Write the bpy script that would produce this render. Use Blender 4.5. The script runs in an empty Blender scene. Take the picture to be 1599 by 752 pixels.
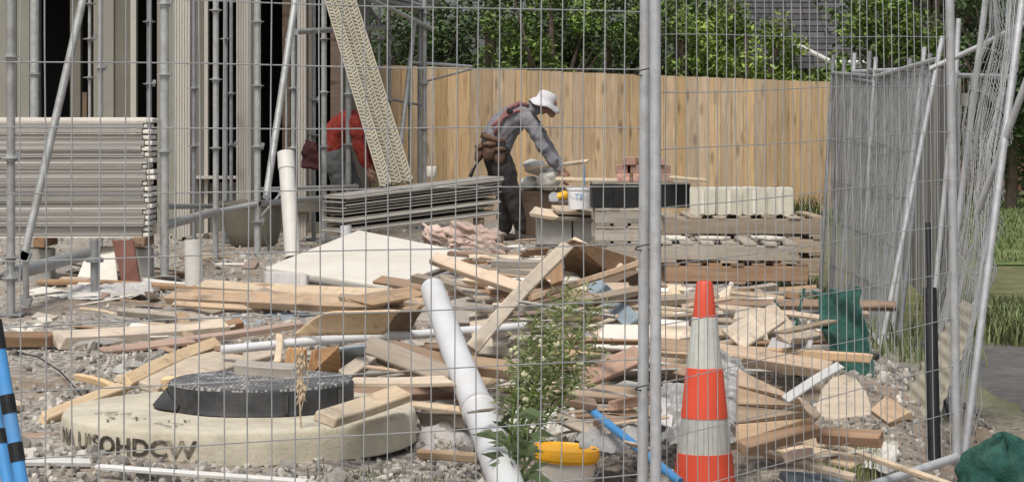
import bpy, bmesh, math, random
import numpy as np
from mathutils import Vector, Matrix, noise, Euler
R = math.radians
rng = random.Random(7)
SC = bpy.context.scene
COL = SC.collection

# ------------------------------------------------------------------ camera
EYE = 1.15; F = 3500.0; CX = 799.5; HY = 200.0
cam_d = bpy.data.cameras.new("camera"); cam = bpy.data.objects.new("camera", cam_d); COL.objects.link(cam)
cam.location = (0, 0, EYE); cam.rotation_euler = (R(90), 0, 0)
cam_d.sensor_width = 36; cam_d.lens = 36*F/1599; cam_d.shift_y = -(376-HY)/1599
cam_d.clip_end = 2000; cam_d.clip_start = .1
SC.camera = cam
# ------------------------------------------------------------------ light
w = bpy.data.worlds.new("World"); SC.world = w; w.use_nodes = True
nt = w.node_tree; bg = nt.nodes["Background"]
sky = nt.nodes.new("ShaderNodeTexSky"); sky.sky_type = 'NISHITA'; sky.sun_disc = False
SUN_EL, SUN_AZ = 58, 200      # degrees; azimuth measured from +Y clockwise
sky.sun_elevation = R(SUN_EL); sky.sun_rotation = R(SUN_AZ); sky.dust_density = 5; sky.air_density = 1.0; sky.ozone_density = 1.0
hsv = nt.nodes.new('ShaderNodeHueSaturation'); hsv.inputs['Saturation'].default_value = .5      # cloud cover greys the blue
nt.links.new(sky.outputs[0], hsv.inputs['Color']); nt.links.new(hsv.outputs[0], bg.inputs[0]); bg.inputs[1].default_value = .125
sd = bpy.data.lights.new("sun", 'SUN'); sd.energy = 1.9; sd.angle = R(18); sd.color = (1, .955, .88)
sun = bpy.data.objects.new("sun", sd); COL.objects.link(sun)
d = Vector((math.sin(R(SUN_AZ))*math.cos(R(SUN_EL)), math.cos(R(SUN_AZ))*math.cos(R(SUN_EL)), math.sin(R(SUN_EL))))
sun.rotation_euler = d.to_track_quat('Z', 'Y').to_euler(); sun.location = d*50
SC.view_settings.view_transform = 'Standard'; SC.view_settings.look = 'None'
SC.view_settings.exposure = 0.2; SC.view_settings.gamma = 1
SC.cycles.max_bounces = 5; SC.cycles.diffuse_bounces = 3

# ------------------------------------------------------------------ placing helpers
def P(px, py, Z):                       # a point at distance Z
    return Vector(((px-CX)/F*Z, Z, EYE-(py-HY)/F*Z))
def G(px, py, z=0.0):                   # a point at height z
    return P(px, py, F*(EYE-z)/(py-HY))
def sm(a, b, x):
    t = min(1, max(0, (x-a)/(b-a))); return t*t*(3-2*t)
def ground_z(x, y):
    h = 0.0
    right = sm(-.25, .35, x)
    h -= .30*right*(1-sm(8.4, 10.6, y))
    h -= .22*sm(1.55, 2.3, x)*(1-sm(17, 24, y))
    h -= .35*(1-sm(6.0, 7.2, y))*(1-right)
    h += .035*math.exp(-((x+.98)/.9)**2-((y-7.7)/.8)**2)
    h += .17*math.exp(-((x-.35)/1.5)**2-((y-13.2)/2.0)**2)
    if y < 40:
        k = 1-sm(2.0, 2.4, x)*.9
        h += k*(.05*noise.noise(Vector((x*1.1, y*.6, 0))) + .02*noise.noise(Vector((x*4, y*3, 5))) + .008*noise.noise(Vector((x*15, y*13, 9))))
    return h

# ------------------------------------------------------------------ materials
MATS = {}
def nodes_of(name):
    m = bpy.data.materials.new(name); m.use_nodes = True
    n = m.node_tree; b = n.nodes["Principled BSDF"]; return m, n, b
def mat(key, col, rough=.7, var=.18, scale=12, metal=0, bump=.15, bscale=60, rnd=.12, dirt=None, dirtamt=.5, spec=.4, stretch=(1, 1, 1), attr=None, alpha=1, detail=6):
    m, n, b = nodes_of(key)
    L = n.links.new
    tc = n.nodes.new("ShaderNodeTexCoord"); mp = n.nodes.new("ShaderNodeMapping"); mp.inputs['Scale'].default_value = stretch
    L(tc.outputs['Object'], mp.inputs[0])
    oi = n.nodes.new("ShaderNodeObjectInfo")
    vadd = n.nodes.new("ShaderNodeVectorMath"); vadd.operation = 'ADD'
    cmb = n.nodes.new("ShaderNodeMath"); cmb.operation = 'MULTIPLY'; cmb.inputs[1].default_value = 37.0
    L(oi.outputs['Random'], cmb.inputs[0]); L(mp.outputs[0], vadd.inputs[0]); L(cmb.outputs[0], vadd.inputs[1])
    nz = n.nodes.new("ShaderNodeTexNoise"); nz.inputs['Scale'].default_value = scale; nz.inputs['Detail'].default_value = detail; nz.inputs['Roughness'].default_value = .65
    L(vadd.outputs[0], nz.inputs['Vector'])
    cr = n.nodes.new("ShaderNodeValToRGB")
    lo = [max(0, c*(1-var*1.6)) for c in col]; hi = [min(1, c*(1+var)) for c in col]
    cr.color_ramp.elements[0].color = (*lo, 1); cr.color_ramp.elements[0].position = .3
    cr.color_ramp.elements[1].color = (*hi, 1); cr.color_ramp.elements[1].position = .7
    L(nz.outputs['Fac'], cr.inputs[0]); out = cr.outputs[0]
    if dirt:
        n2 = n.nodes.new("ShaderNodeTexNoise"); n2.inputs['Scale'].default_value = scale*.35; n2.inputs['Detail'].default_value = 8; n2.inputs['Roughness'].default_value = .7
        L(vadd.outputs[0], n2.inputs['Vector'])
        mr = n.nodes.new("ShaderNodeMapRange"); mr.inputs[1].default_value = .5; mr.inputs[2].default_value = .72; mr.inputs[4].default_value = dirtamt
        L(n2.outputs['Fac'], mr.inputs[0])
        mx = n.nodes.new("ShaderNodeMix"); mx.data_type = 'RGBA'; L(mr.outputs[0], mx.inputs[0]); L(out, mx.inputs[6]); mx.inputs[7].default_value = (*dirt, 1); out = mx.outputs[2]
    hs = n.nodes.new("ShaderNodeHueSaturation")
    mr2 = n.nodes.new("ShaderNodeMapRange"); mr2.inputs[3].default_value = 1-rnd*1.6; mr2.inputs[4].default_value = 1+rnd
    if attr:
        at = n.nodes.new("ShaderNodeAttribute"); at.attribute_name = attr; L(at.outputs['Fac'], mr2.inputs[0])
    else:
        L(oi.outputs['Random'], mr2.inputs[0])
    L(mr2.outputs[0], hs.inputs['Value']); L(out, hs.inputs['Color']); L(hs.outputs[0], b.inputs['Base Color'])
    b.inputs['Roughness'].default_value = rough; b.inputs['Metallic'].default_value = metal
    b.inputs['Specular IOR Level'].default_value = spec
    if bump:
        n3 = n.nodes.new("ShaderNodeTexNoise"); n3.inputs['Scale'].default_value = bscale; n3.inputs['Detail'].default_value = 4; L(vadd.outputs[0], n3.inputs['Vector'])
        bp = n.nodes.new("ShaderNodeBump"); bp.inputs['Strength'].default_value = bump; bp.inputs['Distance'].default_value = .01
        L(n3.outputs['Fac'], bp.inputs['Height']); L(bp.outputs[0], b.inputs['Normal'])
    if alpha < 1:
        b.inputs['Alpha'].default_value = alpha
    MATS[key] = m; return m
def wood(key, col, dark=None, rnd=.2, rough=.75, grain=.5, axis='X', attr=None, knots=True, stain=None, stainamt=.4, mud=.6):
    """wood whose grain runs along one object axis, with knots"""
    m, n, b = nodes_of(key); L = n.links.new
    dark = dark or [c*.5 for c in col]
    tc = n.nodes.new("ShaderNodeTexCoord"); oi = n.nodes.new("ShaderNodeObjectInfo")
    mu = n.nodes.new("ShaderNodeMath"); mu.operation = 'MULTIPLY'; mu.inputs[1].default_value = 53
    vec = n.nodes.new("ShaderNodeVectorMath"); vec.operation = 'ADD'
    if attr:
        at = n.nodes.new("ShaderNodeAttribute"); at.attribute_name = attr; src = at.outputs['Fac']
    else:
        src = oi.outputs['Random']
    L(src, mu.inputs[0])
    L(tc.outputs['Object'], vec.inputs[0]); L(mu.outputs[0], vec.inputs[1])
    mp = n.nodes.new("ShaderNodeMapping"); mp.inputs['Scale'].default_value = (1.2, 14, 14) if axis == 'X' else (14, 14, .9)
    L(vec.outputs[0], mp.inputs[0])
    nz = n.nodes.new("ShaderNodeTexNoise"); nz.inputs['Scale'].default_value = 2.6; nz.inputs['Detail'].default_value = 7; nz.inputs['Roughness'].default_value = .6; nz.inputs['Distortion'].default_value = .6
    L(mp.outputs[0], nz.inputs['Vector'])
    cr = n.nodes.new("ShaderNodeValToRGB"); e = cr.color_ramp.elements
    e[0].position = .30; e[0].color = (*[a*(1-grain)+bb*grain for a, bb in zip(col, dark)], 1)
    e[1].position = .62; e[1].color = (*[min(1, c*1.12) for c in col], 1)
    L(nz.outputs['Fac'], cr.inputs[0]); out = cr.outputs[0]
    if knots:
        mp2 = n.nodes.new("ShaderNodeMapping"); mp2.inputs['Scale'].default_value = (2.2, 7, 7) if axis == 'X' else (7, 7, 2.0)
        L(vec.outputs[0], mp2.inputs[0])
        vo = n.nodes.new("ShaderNodeTexVoronoi"); vo.inputs['Scale'].default_value = 1.0; L(mp2.outputs[0], vo.inputs['Vector'])
        k = n.nodes.new("ShaderNodeMapRange"); k.inputs[1].default_value = .10; k.inputs[2].default_value = .26; k.inputs[3].default_value = .65; k.inputs[4].default_value = 0
        L(vo.outputs['Distance'], k.inputs[0])
        mx = n.nodes.new("ShaderNodeMix"); mx.data_type = 'RGBA'; L(k.outputs[0], mx.inputs[0]); L(out, mx.inputs[6]); mx.inputs[7].default_value = (*[c*.45 for c in dark], 1); out = mx.outputs[2]
    if stain:
        n2 = n.nodes.new("ShaderNodeTexNoise"); n2.inputs['Scale'].default_value = 3; n2.inputs['Detail'].default_value = 6; L(vec.outputs[0], n2.inputs['Vector'])
        mr = n.nodes.new("ShaderNodeMapRange"); mr.inputs[1].default_value = .45; mr.inputs[2].default_value = .7; mr.inputs[4].default_value = stainamt
        L(n2.outputs['Fac'], mr.inputs[0])
        mx = n.nodes.new("ShaderNodeMix"); mx.data_type = 'RGBA'; L(mr.outputs[0], mx.inputs[0]); L(out, mx.inputs[6]); mx.inputs[7].default_value = (*stain, 1); out = mx.outputs[2]
    n4 = n.nodes.new("ShaderNodeTexNoise"); n4.inputs['Scale'].default_value = 11; n4.inputs['Detail'].default_value = 9; n4.inputs['Roughness'].default_value = .75; L(vec.outputs[0], n4.inputs['Vector'])
    mr4 = n.nodes.new("ShaderNodeMapRange"); mr4.inputs[1].default_value = .54; mr4.inputs[2].default_value = .66; mr4.inputs[4].default_value = mud; L(n4.outputs['Fac'], mr4.inputs[0])
    mx4 = n.nodes.new("ShaderNodeMix"); mx4.data_type = 'RGBA'; L(mr4.outputs[0], mx4.inputs[0]); L(out, mx4.inputs[6]); mx4.inputs[7].default_value = (.21, .17, .13, 1); out = mx4.outputs[2]
    hs = n.nodes.new("ShaderNodeHueSaturation"); mr2 = n.nodes.new("ShaderNodeMapRange"); mr2.inputs[3].default_value = 1-rnd*1.5; mr2.inputs[4].default_value = 1+rnd
    L(src, mr2.inputs[0]); L(mr2.outputs[0], hs.inputs['Value'])
    mr3 = n.nodes.new("ShaderNodeMapRange"); mr3.inputs[3].default_value = 1.15; mr3.inputs[4].default_value = .8
    fr = n.nodes.new("ShaderNodeMath"); fr.operation = 'FRACT'; m7 = n.nodes.new("ShaderNodeMath"); m7.operation = 'MULTIPLY'; m7.inputs[1].default_value = 7.3
    L(src, m7.inputs[0]); L(m7.outputs[0], fr.inputs[0]); L(fr.outputs[0], mr3.inputs[0]); L(mr3.outputs[0], hs.inputs['Saturation'])
    L(out, hs.inputs['Color']); L(hs.outputs[0], b.inputs['Base Color'])
    b.inputs['Roughness'].default_value = rough; b.inputs['Specular IOR Level'].default_value = .3
    bp = n.nodes.new("ShaderNodeBump"); bp.inputs['Strength'].default_value = .35; bp.inputs['Distance'].default_value = .006
    L(nz.outputs['Fac'], bp.inputs['Height']); L(bp.outputs[0], b.inputs['Normal'])
    MATS[key] = m; return m

wood('pine', (.50, .365, .245), (.30, .19, .11), stain=(.36, .31, .25), stainamt=.6)
wood('pale', (.58, .475, .35), (.40, .29, .18), rnd=.15, stain=(.42, .37, .30), stainamt=.6)
wood('yellow', (.64, .48, .29), (.55, .34, .14), rnd=.1)
wood('brown', (.30, .19, .115), (.15, .09, .05), stain=(.25, .21, .17), stainamt=.5)
wood('red', (.36, .25, .19), (.24, .14, .09), stain=(.35, .25, .2), stainamt=.4)
wood('greywood', (.36, .32, .265), (.19, .165, .135), stain=(.40, .37, .33), stainamt=.6)
wood('orangeply', (.48, .28, .13), (.30, .15, .06), grain=.9)
wood('greybrown', (.36, .29, .215), (.20, .15, .10), stain=(.40, .36, .30), stainamt=.5)
wood('darkwood', (.14, .10, .075), (.07, .05, .035))
wood('fence_new', (.48, .355, .215), (.29, .18, .095), rnd=.15, grain=.7, axis='Z', attr='vary', stain=(.41, .32, .21), stainamt=.5, mud=.12)
wood('fence_old', (.235, .235, .23), (.11, .105, .10), rnd=.25, axis='Z', attr='vary', stain=(.22, .23, .17), stainamt=.5)
mat('galv', (.50, .51, .52), rough=.5, var=.12, scale=18, metal=.35, rnd=.08, dirt=(.33, .31, .28), dirtamt=.45)
mat('galvdark', (.27, .28, .29), rough=.55, var=.18, scale=14, metal=.35, rnd=.1, dirt=(.2, .16, .12))
mat('scaf', (.40, .41, .40), rough=.5, var=.16, scale=14, metal=.35, rnd=.12, dirt=(.26, .24, .20), dirtamt=.6)
mat('wire', (.40, .41, .41), rough=.5, var=.12, scale=5, metal=.3, bump=0, rnd=.05)
mat('wiredark', (.27, .275, .275), rough=.5, var=.15, scale=5, metal=.3, bump=0, rnd=.05)
mat('black', (.012, .012, .013), rough=.5, var=.3, rnd=.1)
mat('tie', (.03, .03, .03), rough=.6)
mat('cream', (.46, .435, .385), rough=.7, var=.05, scale=4, rnd=.04, dirt=(.45, .40, .33), dirtamt=.4)
mat('taupe', (.15, .14, .115), rough=.8, var=.08, scale=4, rnd=.04)
mat('taupelight', (.25, .24, .205), rough=.8, var=.06, scale=4, rnd=.04)
mat('board', (.34, .325, .30), rough=.75, var=.1, scale=7, rnd=.16, dirt=(.27, .23, .19), dirtamt=.6, stretch=(.2, 1, 1))
mat('boarddark', (.30, .28, .245), rough=.8, var=.12, scale=7, rnd=.18, dirt=(.18, .15, .12), stretch=(.2, 1, 1))
mat('boardpale', (.70, .67, .60), rough=.7, var=.06, scale=5, rnd=.06, dirt=(.5, .44, .36), dirtamt=.4)
mat('plaster', (.66, .63, .56), rough=.85, var=.05, scale=4, rnd=.04, dirt=(.55, .50, .41), dirtamt=.75, bump=.2)
mat('foamgrey', (.50, .48, .47), rough=.85, var=.08, scale=8, dirt=(.4, .35, .3))
mat('ribbed', (.33, .305, .235), rough=.75, var=.12, scale=10, rnd=.08, dirt=(.38, .34, .27))
mat('pvc', (.62, .63, .64), rough=.38, var=.05, scale=5, rnd=.03, dirt=(.50, .46, .40), dirtamt=.45, bump=.05)
mat('pvccream', (.66, .65, .60), rough=.45, var=.05, scale=5, rnd=.04, dirt=(.45, .40, .33), dirtamt=.5, bump=.05)
mat('concrete', (.60, .55, .43), rough=.9, var=.13, scale=9, dirt=(.38, .33, .25), dirtamt=.6, bump=.3, bscale=70)
mat('blockgrey', (.42, .41, .38), rough=.9, var=.1, scale=10, rnd=.1, dirt=(.3, .27, .23), bump=.3)
mat('stencil', (.06, .05, .04), rough=.8, var=.4, scale=30, dirt=(.50, .45, .34), dirtamt=.95)
mat('iron', (.042, .043, .045), rough=.6, var=.4, scale=10, dirt=(.16, .13, .10), dirtamt=.45)
mat('bag', (.70, .68, .62), rough=.6, var=.08, scale=9, dirt=(.5, .45, .37))
mat('wrap', (.62, .60, .50), rough=.5, var=.08, scale=9, rnd=.08, dirt=(.5, .48, .37))
mat('brick', (.42, .25, .20), rough=.9, var=.25, scale=16, rnd=.3, dirt=(.6, .48, .42), dirtamt=.6)
mat('pinkbatt', (.50, .37, .31), rough=.95, var=.15, scale=10, rnd=.12, dirt=(.62, .53, .46))
mat('coneorange', (.80, .10, .05), rough=.45, var=.05, scale=6, bump=.04, dirt=(.55, .09, .04), dirtamt=.5)
mat('conewhite', (.60, .61, .56), rough=.4, var=.07, scale=40, bump=.06, dirt=(.42, .41, .36), dirtamt=.5)
mat('bluepipe', (.07, .28, .60), rough=.4, var=.1, scale=8, bump=.05, dirt=(.2, .3, .42))
mat('yellowlid', (.80, .40, .025), rough=.45, var=.06, scale=8, bump=.04, dirt=(.55, .33, .09))
mat('pail', (.74, .70, .62), rough=.45, var=.06, scale=8, bump=.04, dirt=(.6, .45, .25), dirtamt=.7)
mat('pailwhite', (.78, .78, .78), rough=.45, var=.04, scale=8, bump=.04)
mat('greencloth', (.018, .085, .066), rough=.9, var=.35, scale=16, bump=.6, bscale=90, dirt=(.07, .15, .12), dirtamt=.6)
mat('film', (.36, .36, .35), rough=.35, var=.12, scale=12, dirt=(.42, .41, .39), bump=.2)
mat('filmclear', (.62, .63, .63), rough=.2, var=.15, scale=12, alpha=.55)
mat('filmgreen', (.30, .34, .25), rough=.5, var=.35, scale=14)
mat('bluegrey', (.22, .27, .31), rough=.6, var=.15, scale=9)
mat('skin', (.33, .19, .13), rough=.6, var=.1, scale=12, bump=.05)
mat('shirtgrey', (.25, .245, .27), rough=.9, var=.25, scale=11, bump=1.0, bscale=13, dirt=(.20, .19, .20))
mat('harness', (.33, .16, .16), rough=.9, var=.5, scale=60)
mat('trousers', (.028, .026, .027), rough=.9, var=.4, scale=11, bump=1.0, bscale=13, dirt=(.07, .06, .05))
mat('trousersgrey', (.12, .125, .125), rough=.9, var=.2, scale=16, bump=.3)
mat('shirtred', (.26, .032, .02), rough=.85, var=.3, scale=10, bump=1.0, bscale=13)
mat('maroon', (.05, .010, .012), rough=.9, var=.3, scale=12, bump=.3)
mat('leather', (.12, .068, .042), rough=.75, var=.4, scale=20, bump=.3)
mat('hat', (.62, .61, .63), rough=.9, var=.06, scale=12, bump=.2)
mat('boot', (.05, .04, .035), rough=.7, var=.3)
mat('tan', (.20, .185, .145), rough=.6, var=.1, scale=5, dirt=(.14, .12, .1))
mat('rustred', (.13, .055, .04), rough=.85, var=.15, scale=6)
mat('sawyellow', (.85, .45, .02), rough=.4, bump=.03)
mat('leafdark', (.08, .125, .045), rough=.55, var=.25, scale=3, bump=0, rnd=.45, attr='vary', spec=.3)
mat('leafmid', (.15, .225, .05), rough=.55, var=.25, scale=3, bump=0, attr='vary', rnd=.45, spec=.3)
mat('leafbright', (.25, .34, .07), rough=.55, var=.25, scale=3, bump=0, attr='vary', rnd=.4, spec=.3)
mat('weedleaf', (.33, .37, .17), rough=.6, var=.25, scale=9, bump=0, attr='vary', rnd=.35)
mat('weedleafdark', (.17, .23, .11), rough=.6, var=.25, scale=9, bump=0, attr='vary', rnd=.35)
mat('seedhead', (.68, .66, .42), rough=.9, var=.2, scale=9, bump=0, attr='vary', rnd=.3)
mat('dryweed', (.58, .45, .30), rough=.9, var=.2, scale=9, bump=0)
mat('grass', (.155, .19, .075), rough=.7, var=.25, scale=3, bump=0, attr='vary', rnd=.35)
mat('bark', (.12, .09, .07), rough=.9, var=.3, scale=8)
mat('roof', (.075, .072, .078), rough=.8, var=.2, scale=6, attr='vary', rnd=.25)
mat('brickwall', (.26, .13, .09), rough=.9, var=.15, scale=6)
mat('white', (.66, .66, .63), rough=.6, var=.06, scale=6, dirt=(.40, .37, .31), dirtamt=.6)
mat('asphalt', (.12, .115, .11), rough=.9, var=.22, scale=9, bump=.4, bscale=120, dirt=(.22, .19, .15), dirtamt=.5)
mat('lawn', (.15, .215, .06), rough=.95, var=.35, scale=2.2, bump=.8, bscale=40, dirt=(.21, .22, .10), dirtamt=.8)
mat('stone', (.39, .365, .325), rough=.95, var=.2, scale=4, attr='vary', rnd=.42, bump=0)
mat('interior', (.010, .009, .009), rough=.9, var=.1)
mat('redbox', (.30, .06, .04), rough=.8)

def cone_seams():
    m = MATS['conewhite']; n = m.node_tree; L = n.links.new; b = n.nodes['Principled BSDF']; src = b.inputs['Base Color'].links[0].from_socket
    tc = n.nodes.new('ShaderNodeTexCoord'); sx = n.nodes.new('ShaderNodeSeparateXYZ'); L(tc.outputs['Object'], sx.inputs[0])
    at = n.nodes.new('ShaderNodeMath'); at.operation = 'ARCTAN2'; L(sx.outputs[1], at.inputs[0]); L(sx.outputs[0], at.inputs[1])
    mu = n.nodes.new('ShaderNodeMath'); mu.operation = 'MULTIPLY'; mu.inputs[1].default_value = 18/6.2832; L(at.outputs[0], mu.inputs[0])
    fr = n.nodes.new('ShaderNodeMath'); fr.operation = 'FRACT'; L(mu.outputs[0], fr.inputs[0])
    lt = n.nodes.new('ShaderNodeMath'); lt.operation = 'LESS_THAN'; lt.inputs[1].default_value = .09; L(fr.outputs[0], lt.inputs[0])
    mm = n.nodes.new('ShaderNodeMath'); mm.operation = 'MULTIPLY'; mm.inputs[1].default_value = .55; L(lt.outputs[0], mm.inputs[0])
    mx = n.nodes.new('ShaderNodeMix'); mx.data_type = 'RGBA'; L(mm.outputs[0], mx.inputs[0]); L(src, mx.inputs[6]); mx.inputs[7].default_value = (.16, .15, .14, 1); L(mx.outputs[2], b.inputs['Base Color'])
cone_seams()
# terrain: grey gravel with clay-brown areas
def terrain_mat():
    m, n, b = nodes_of('site_ground'); L = n.links.new
    tc = n.nodes.new("ShaderNodeTexCoord")
    def N(s, det=8, rough=.65):
        z = n.nodes.new("ShaderNodeTexNoise"); z.inputs['Scale'].default_value = s; z.inputs['Detail'].default_value = det; z.inputs['Roughness'].default_value = rough
        L(tc.outputs['Object'], z.inputs['Vector']); return z.outputs['Fac']
    vo = n.nodes.new("ShaderNodeTexVoronoi"); vo.inputs['Scale'].default_value = 38; L(tc.outputs['Object'], vo.inputs['Vector'])
    bw = n.nodes.new("ShaderNodeSeparateColor"); L(vo.outputs['Color'], bw.inputs[0])
    cr = n.nodes.new("ShaderNodeValToRGB"); e = cr.color_ramp.elements
    e[0].position = .0; e[0].color = (.14, .125, .11, 1); e[1].position = 1; e[1].color = (.50, .46, .40, 1)
    L(bw.outputs[0], cr.inputs[0])
    cl = n.nodes.new("ShaderNodeValToRGB"); e = cl.color_ramp.elements
    e[0].position = .3; e[0].color = (.17, .125, .085, 1); e[1].position = .75; e[1].color = (.42, .34, .26, 1); L(N(9), cl.inputs[0])
    mr = n.nodes.new("ShaderNodeMapRange"); mr.inputs[1].default_value = .49; mr.inputs[2].default_value = .62; L(N(.55, 5), mr.inputs[0])
    mx = n.nodes.new("ShaderNodeMix"); mx.data_type = 'RGBA'; L(mr.outputs[0], mx.inputs[0]); L(cr.outputs[0], mx.inputs[6]); L(cl.outputs[0], mx.inputs[7])
    # grass and weeds far out to the right
    sx = n.nodes.new("ShaderNodeSeparateXYZ"); L(tc.outputs['Object'], sx.inputs[0])
    gr = n.nodes.new("ShaderNodeMapRange"); gr.inputs[1].default_value = 2.0; gr.inputs[2].default_value = 2.5; L(sx.outputs[0], gr.inputs[0])
    gy = n.nodes.new("ShaderNodeMapRange"); gy.inputs[1].default_value = 9.5; gy.inputs[2].default_value = 11; L(sx.outputs[1], gy.inputs[0])
    mu = n.nodes.new("ShaderNodeMath"); mu.operation = 'MULTIPLY'; L(gr.outputs[0], mu.inputs[0]); L(gy.outputs[0], mu.inputs[1])
    g2 = n.nodes.new("ShaderNodeValToRGB"); e = g2.color_ramp.elements; e[0].position = .35; e[0].color = (.10, .12, .04, 1); e[1].position = .7; e[1].color = (.22, .21, .11, 1); L(N(5), g2.inputs[0])
    mx2 = n.nodes.new("ShaderNodeMix"); mx2.data_type = 'RGBA'; L(mu.outputs[0], mx2.inputs[0]); L(mx.outputs[2], mx2.inputs[6]); L(g2.outputs[0], mx2.inputs[7])
    L(mx2.outputs[2], b.inputs['Base Color']); b.inputs['Roughness'].default_value = .95
    bp = n.nodes.new("ShaderNodeBump"); bp.inputs['Strength'].default_value = .8; bp.inputs['Distance'].default_value = .02
    L(N(60, 5), bp.inputs['Height']); L(bp.outputs[0], b.inputs['Normal'])
    MATS['ground'] = m
terrain_mat()
def lid_mat():
    m, n, b = nodes_of('iron_cover_top'); L = n.links.new
    tc = n.nodes.new("ShaderNodeTexCoord")
    vo = n.nodes.new("ShaderNodeTexVoronoi"); vo.inputs['Scale'].default_value = 60; vo.inputs['Randomness'].default_value = .4; L(tc.outputs['Object'], vo.inputs['Vector'])
    nz = n.nodes.new("ShaderNodeTexNoise"); nz.inputs['Scale'].default_value = 9; L(tc.outputs['Object'], nz.inputs['Vector'])
    ad = n.nodes.new("ShaderNodeMath"); ad.operation = 'ADD'; L(vo.outputs['Distance'], ad.inputs[0]); L(nz.outputs['Fac'], ad.inputs[1])
    cr = n.nodes.new("ShaderNodeValToRGB"); e = cr.color_ramp.elements; e[0].position = .88; e[0].color = (.42, .41, .39, 1); e[1].position = 1.0; e[1].color = (.09, .09, .09, 1)
    L(ad.outputs[0], cr.inputs[0]); L(cr.outputs[0], b.inputs['Base Color']); b.inputs['Roughness'].default_value = .6
    MATS['lidtop'] = m
lid_mat()

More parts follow.
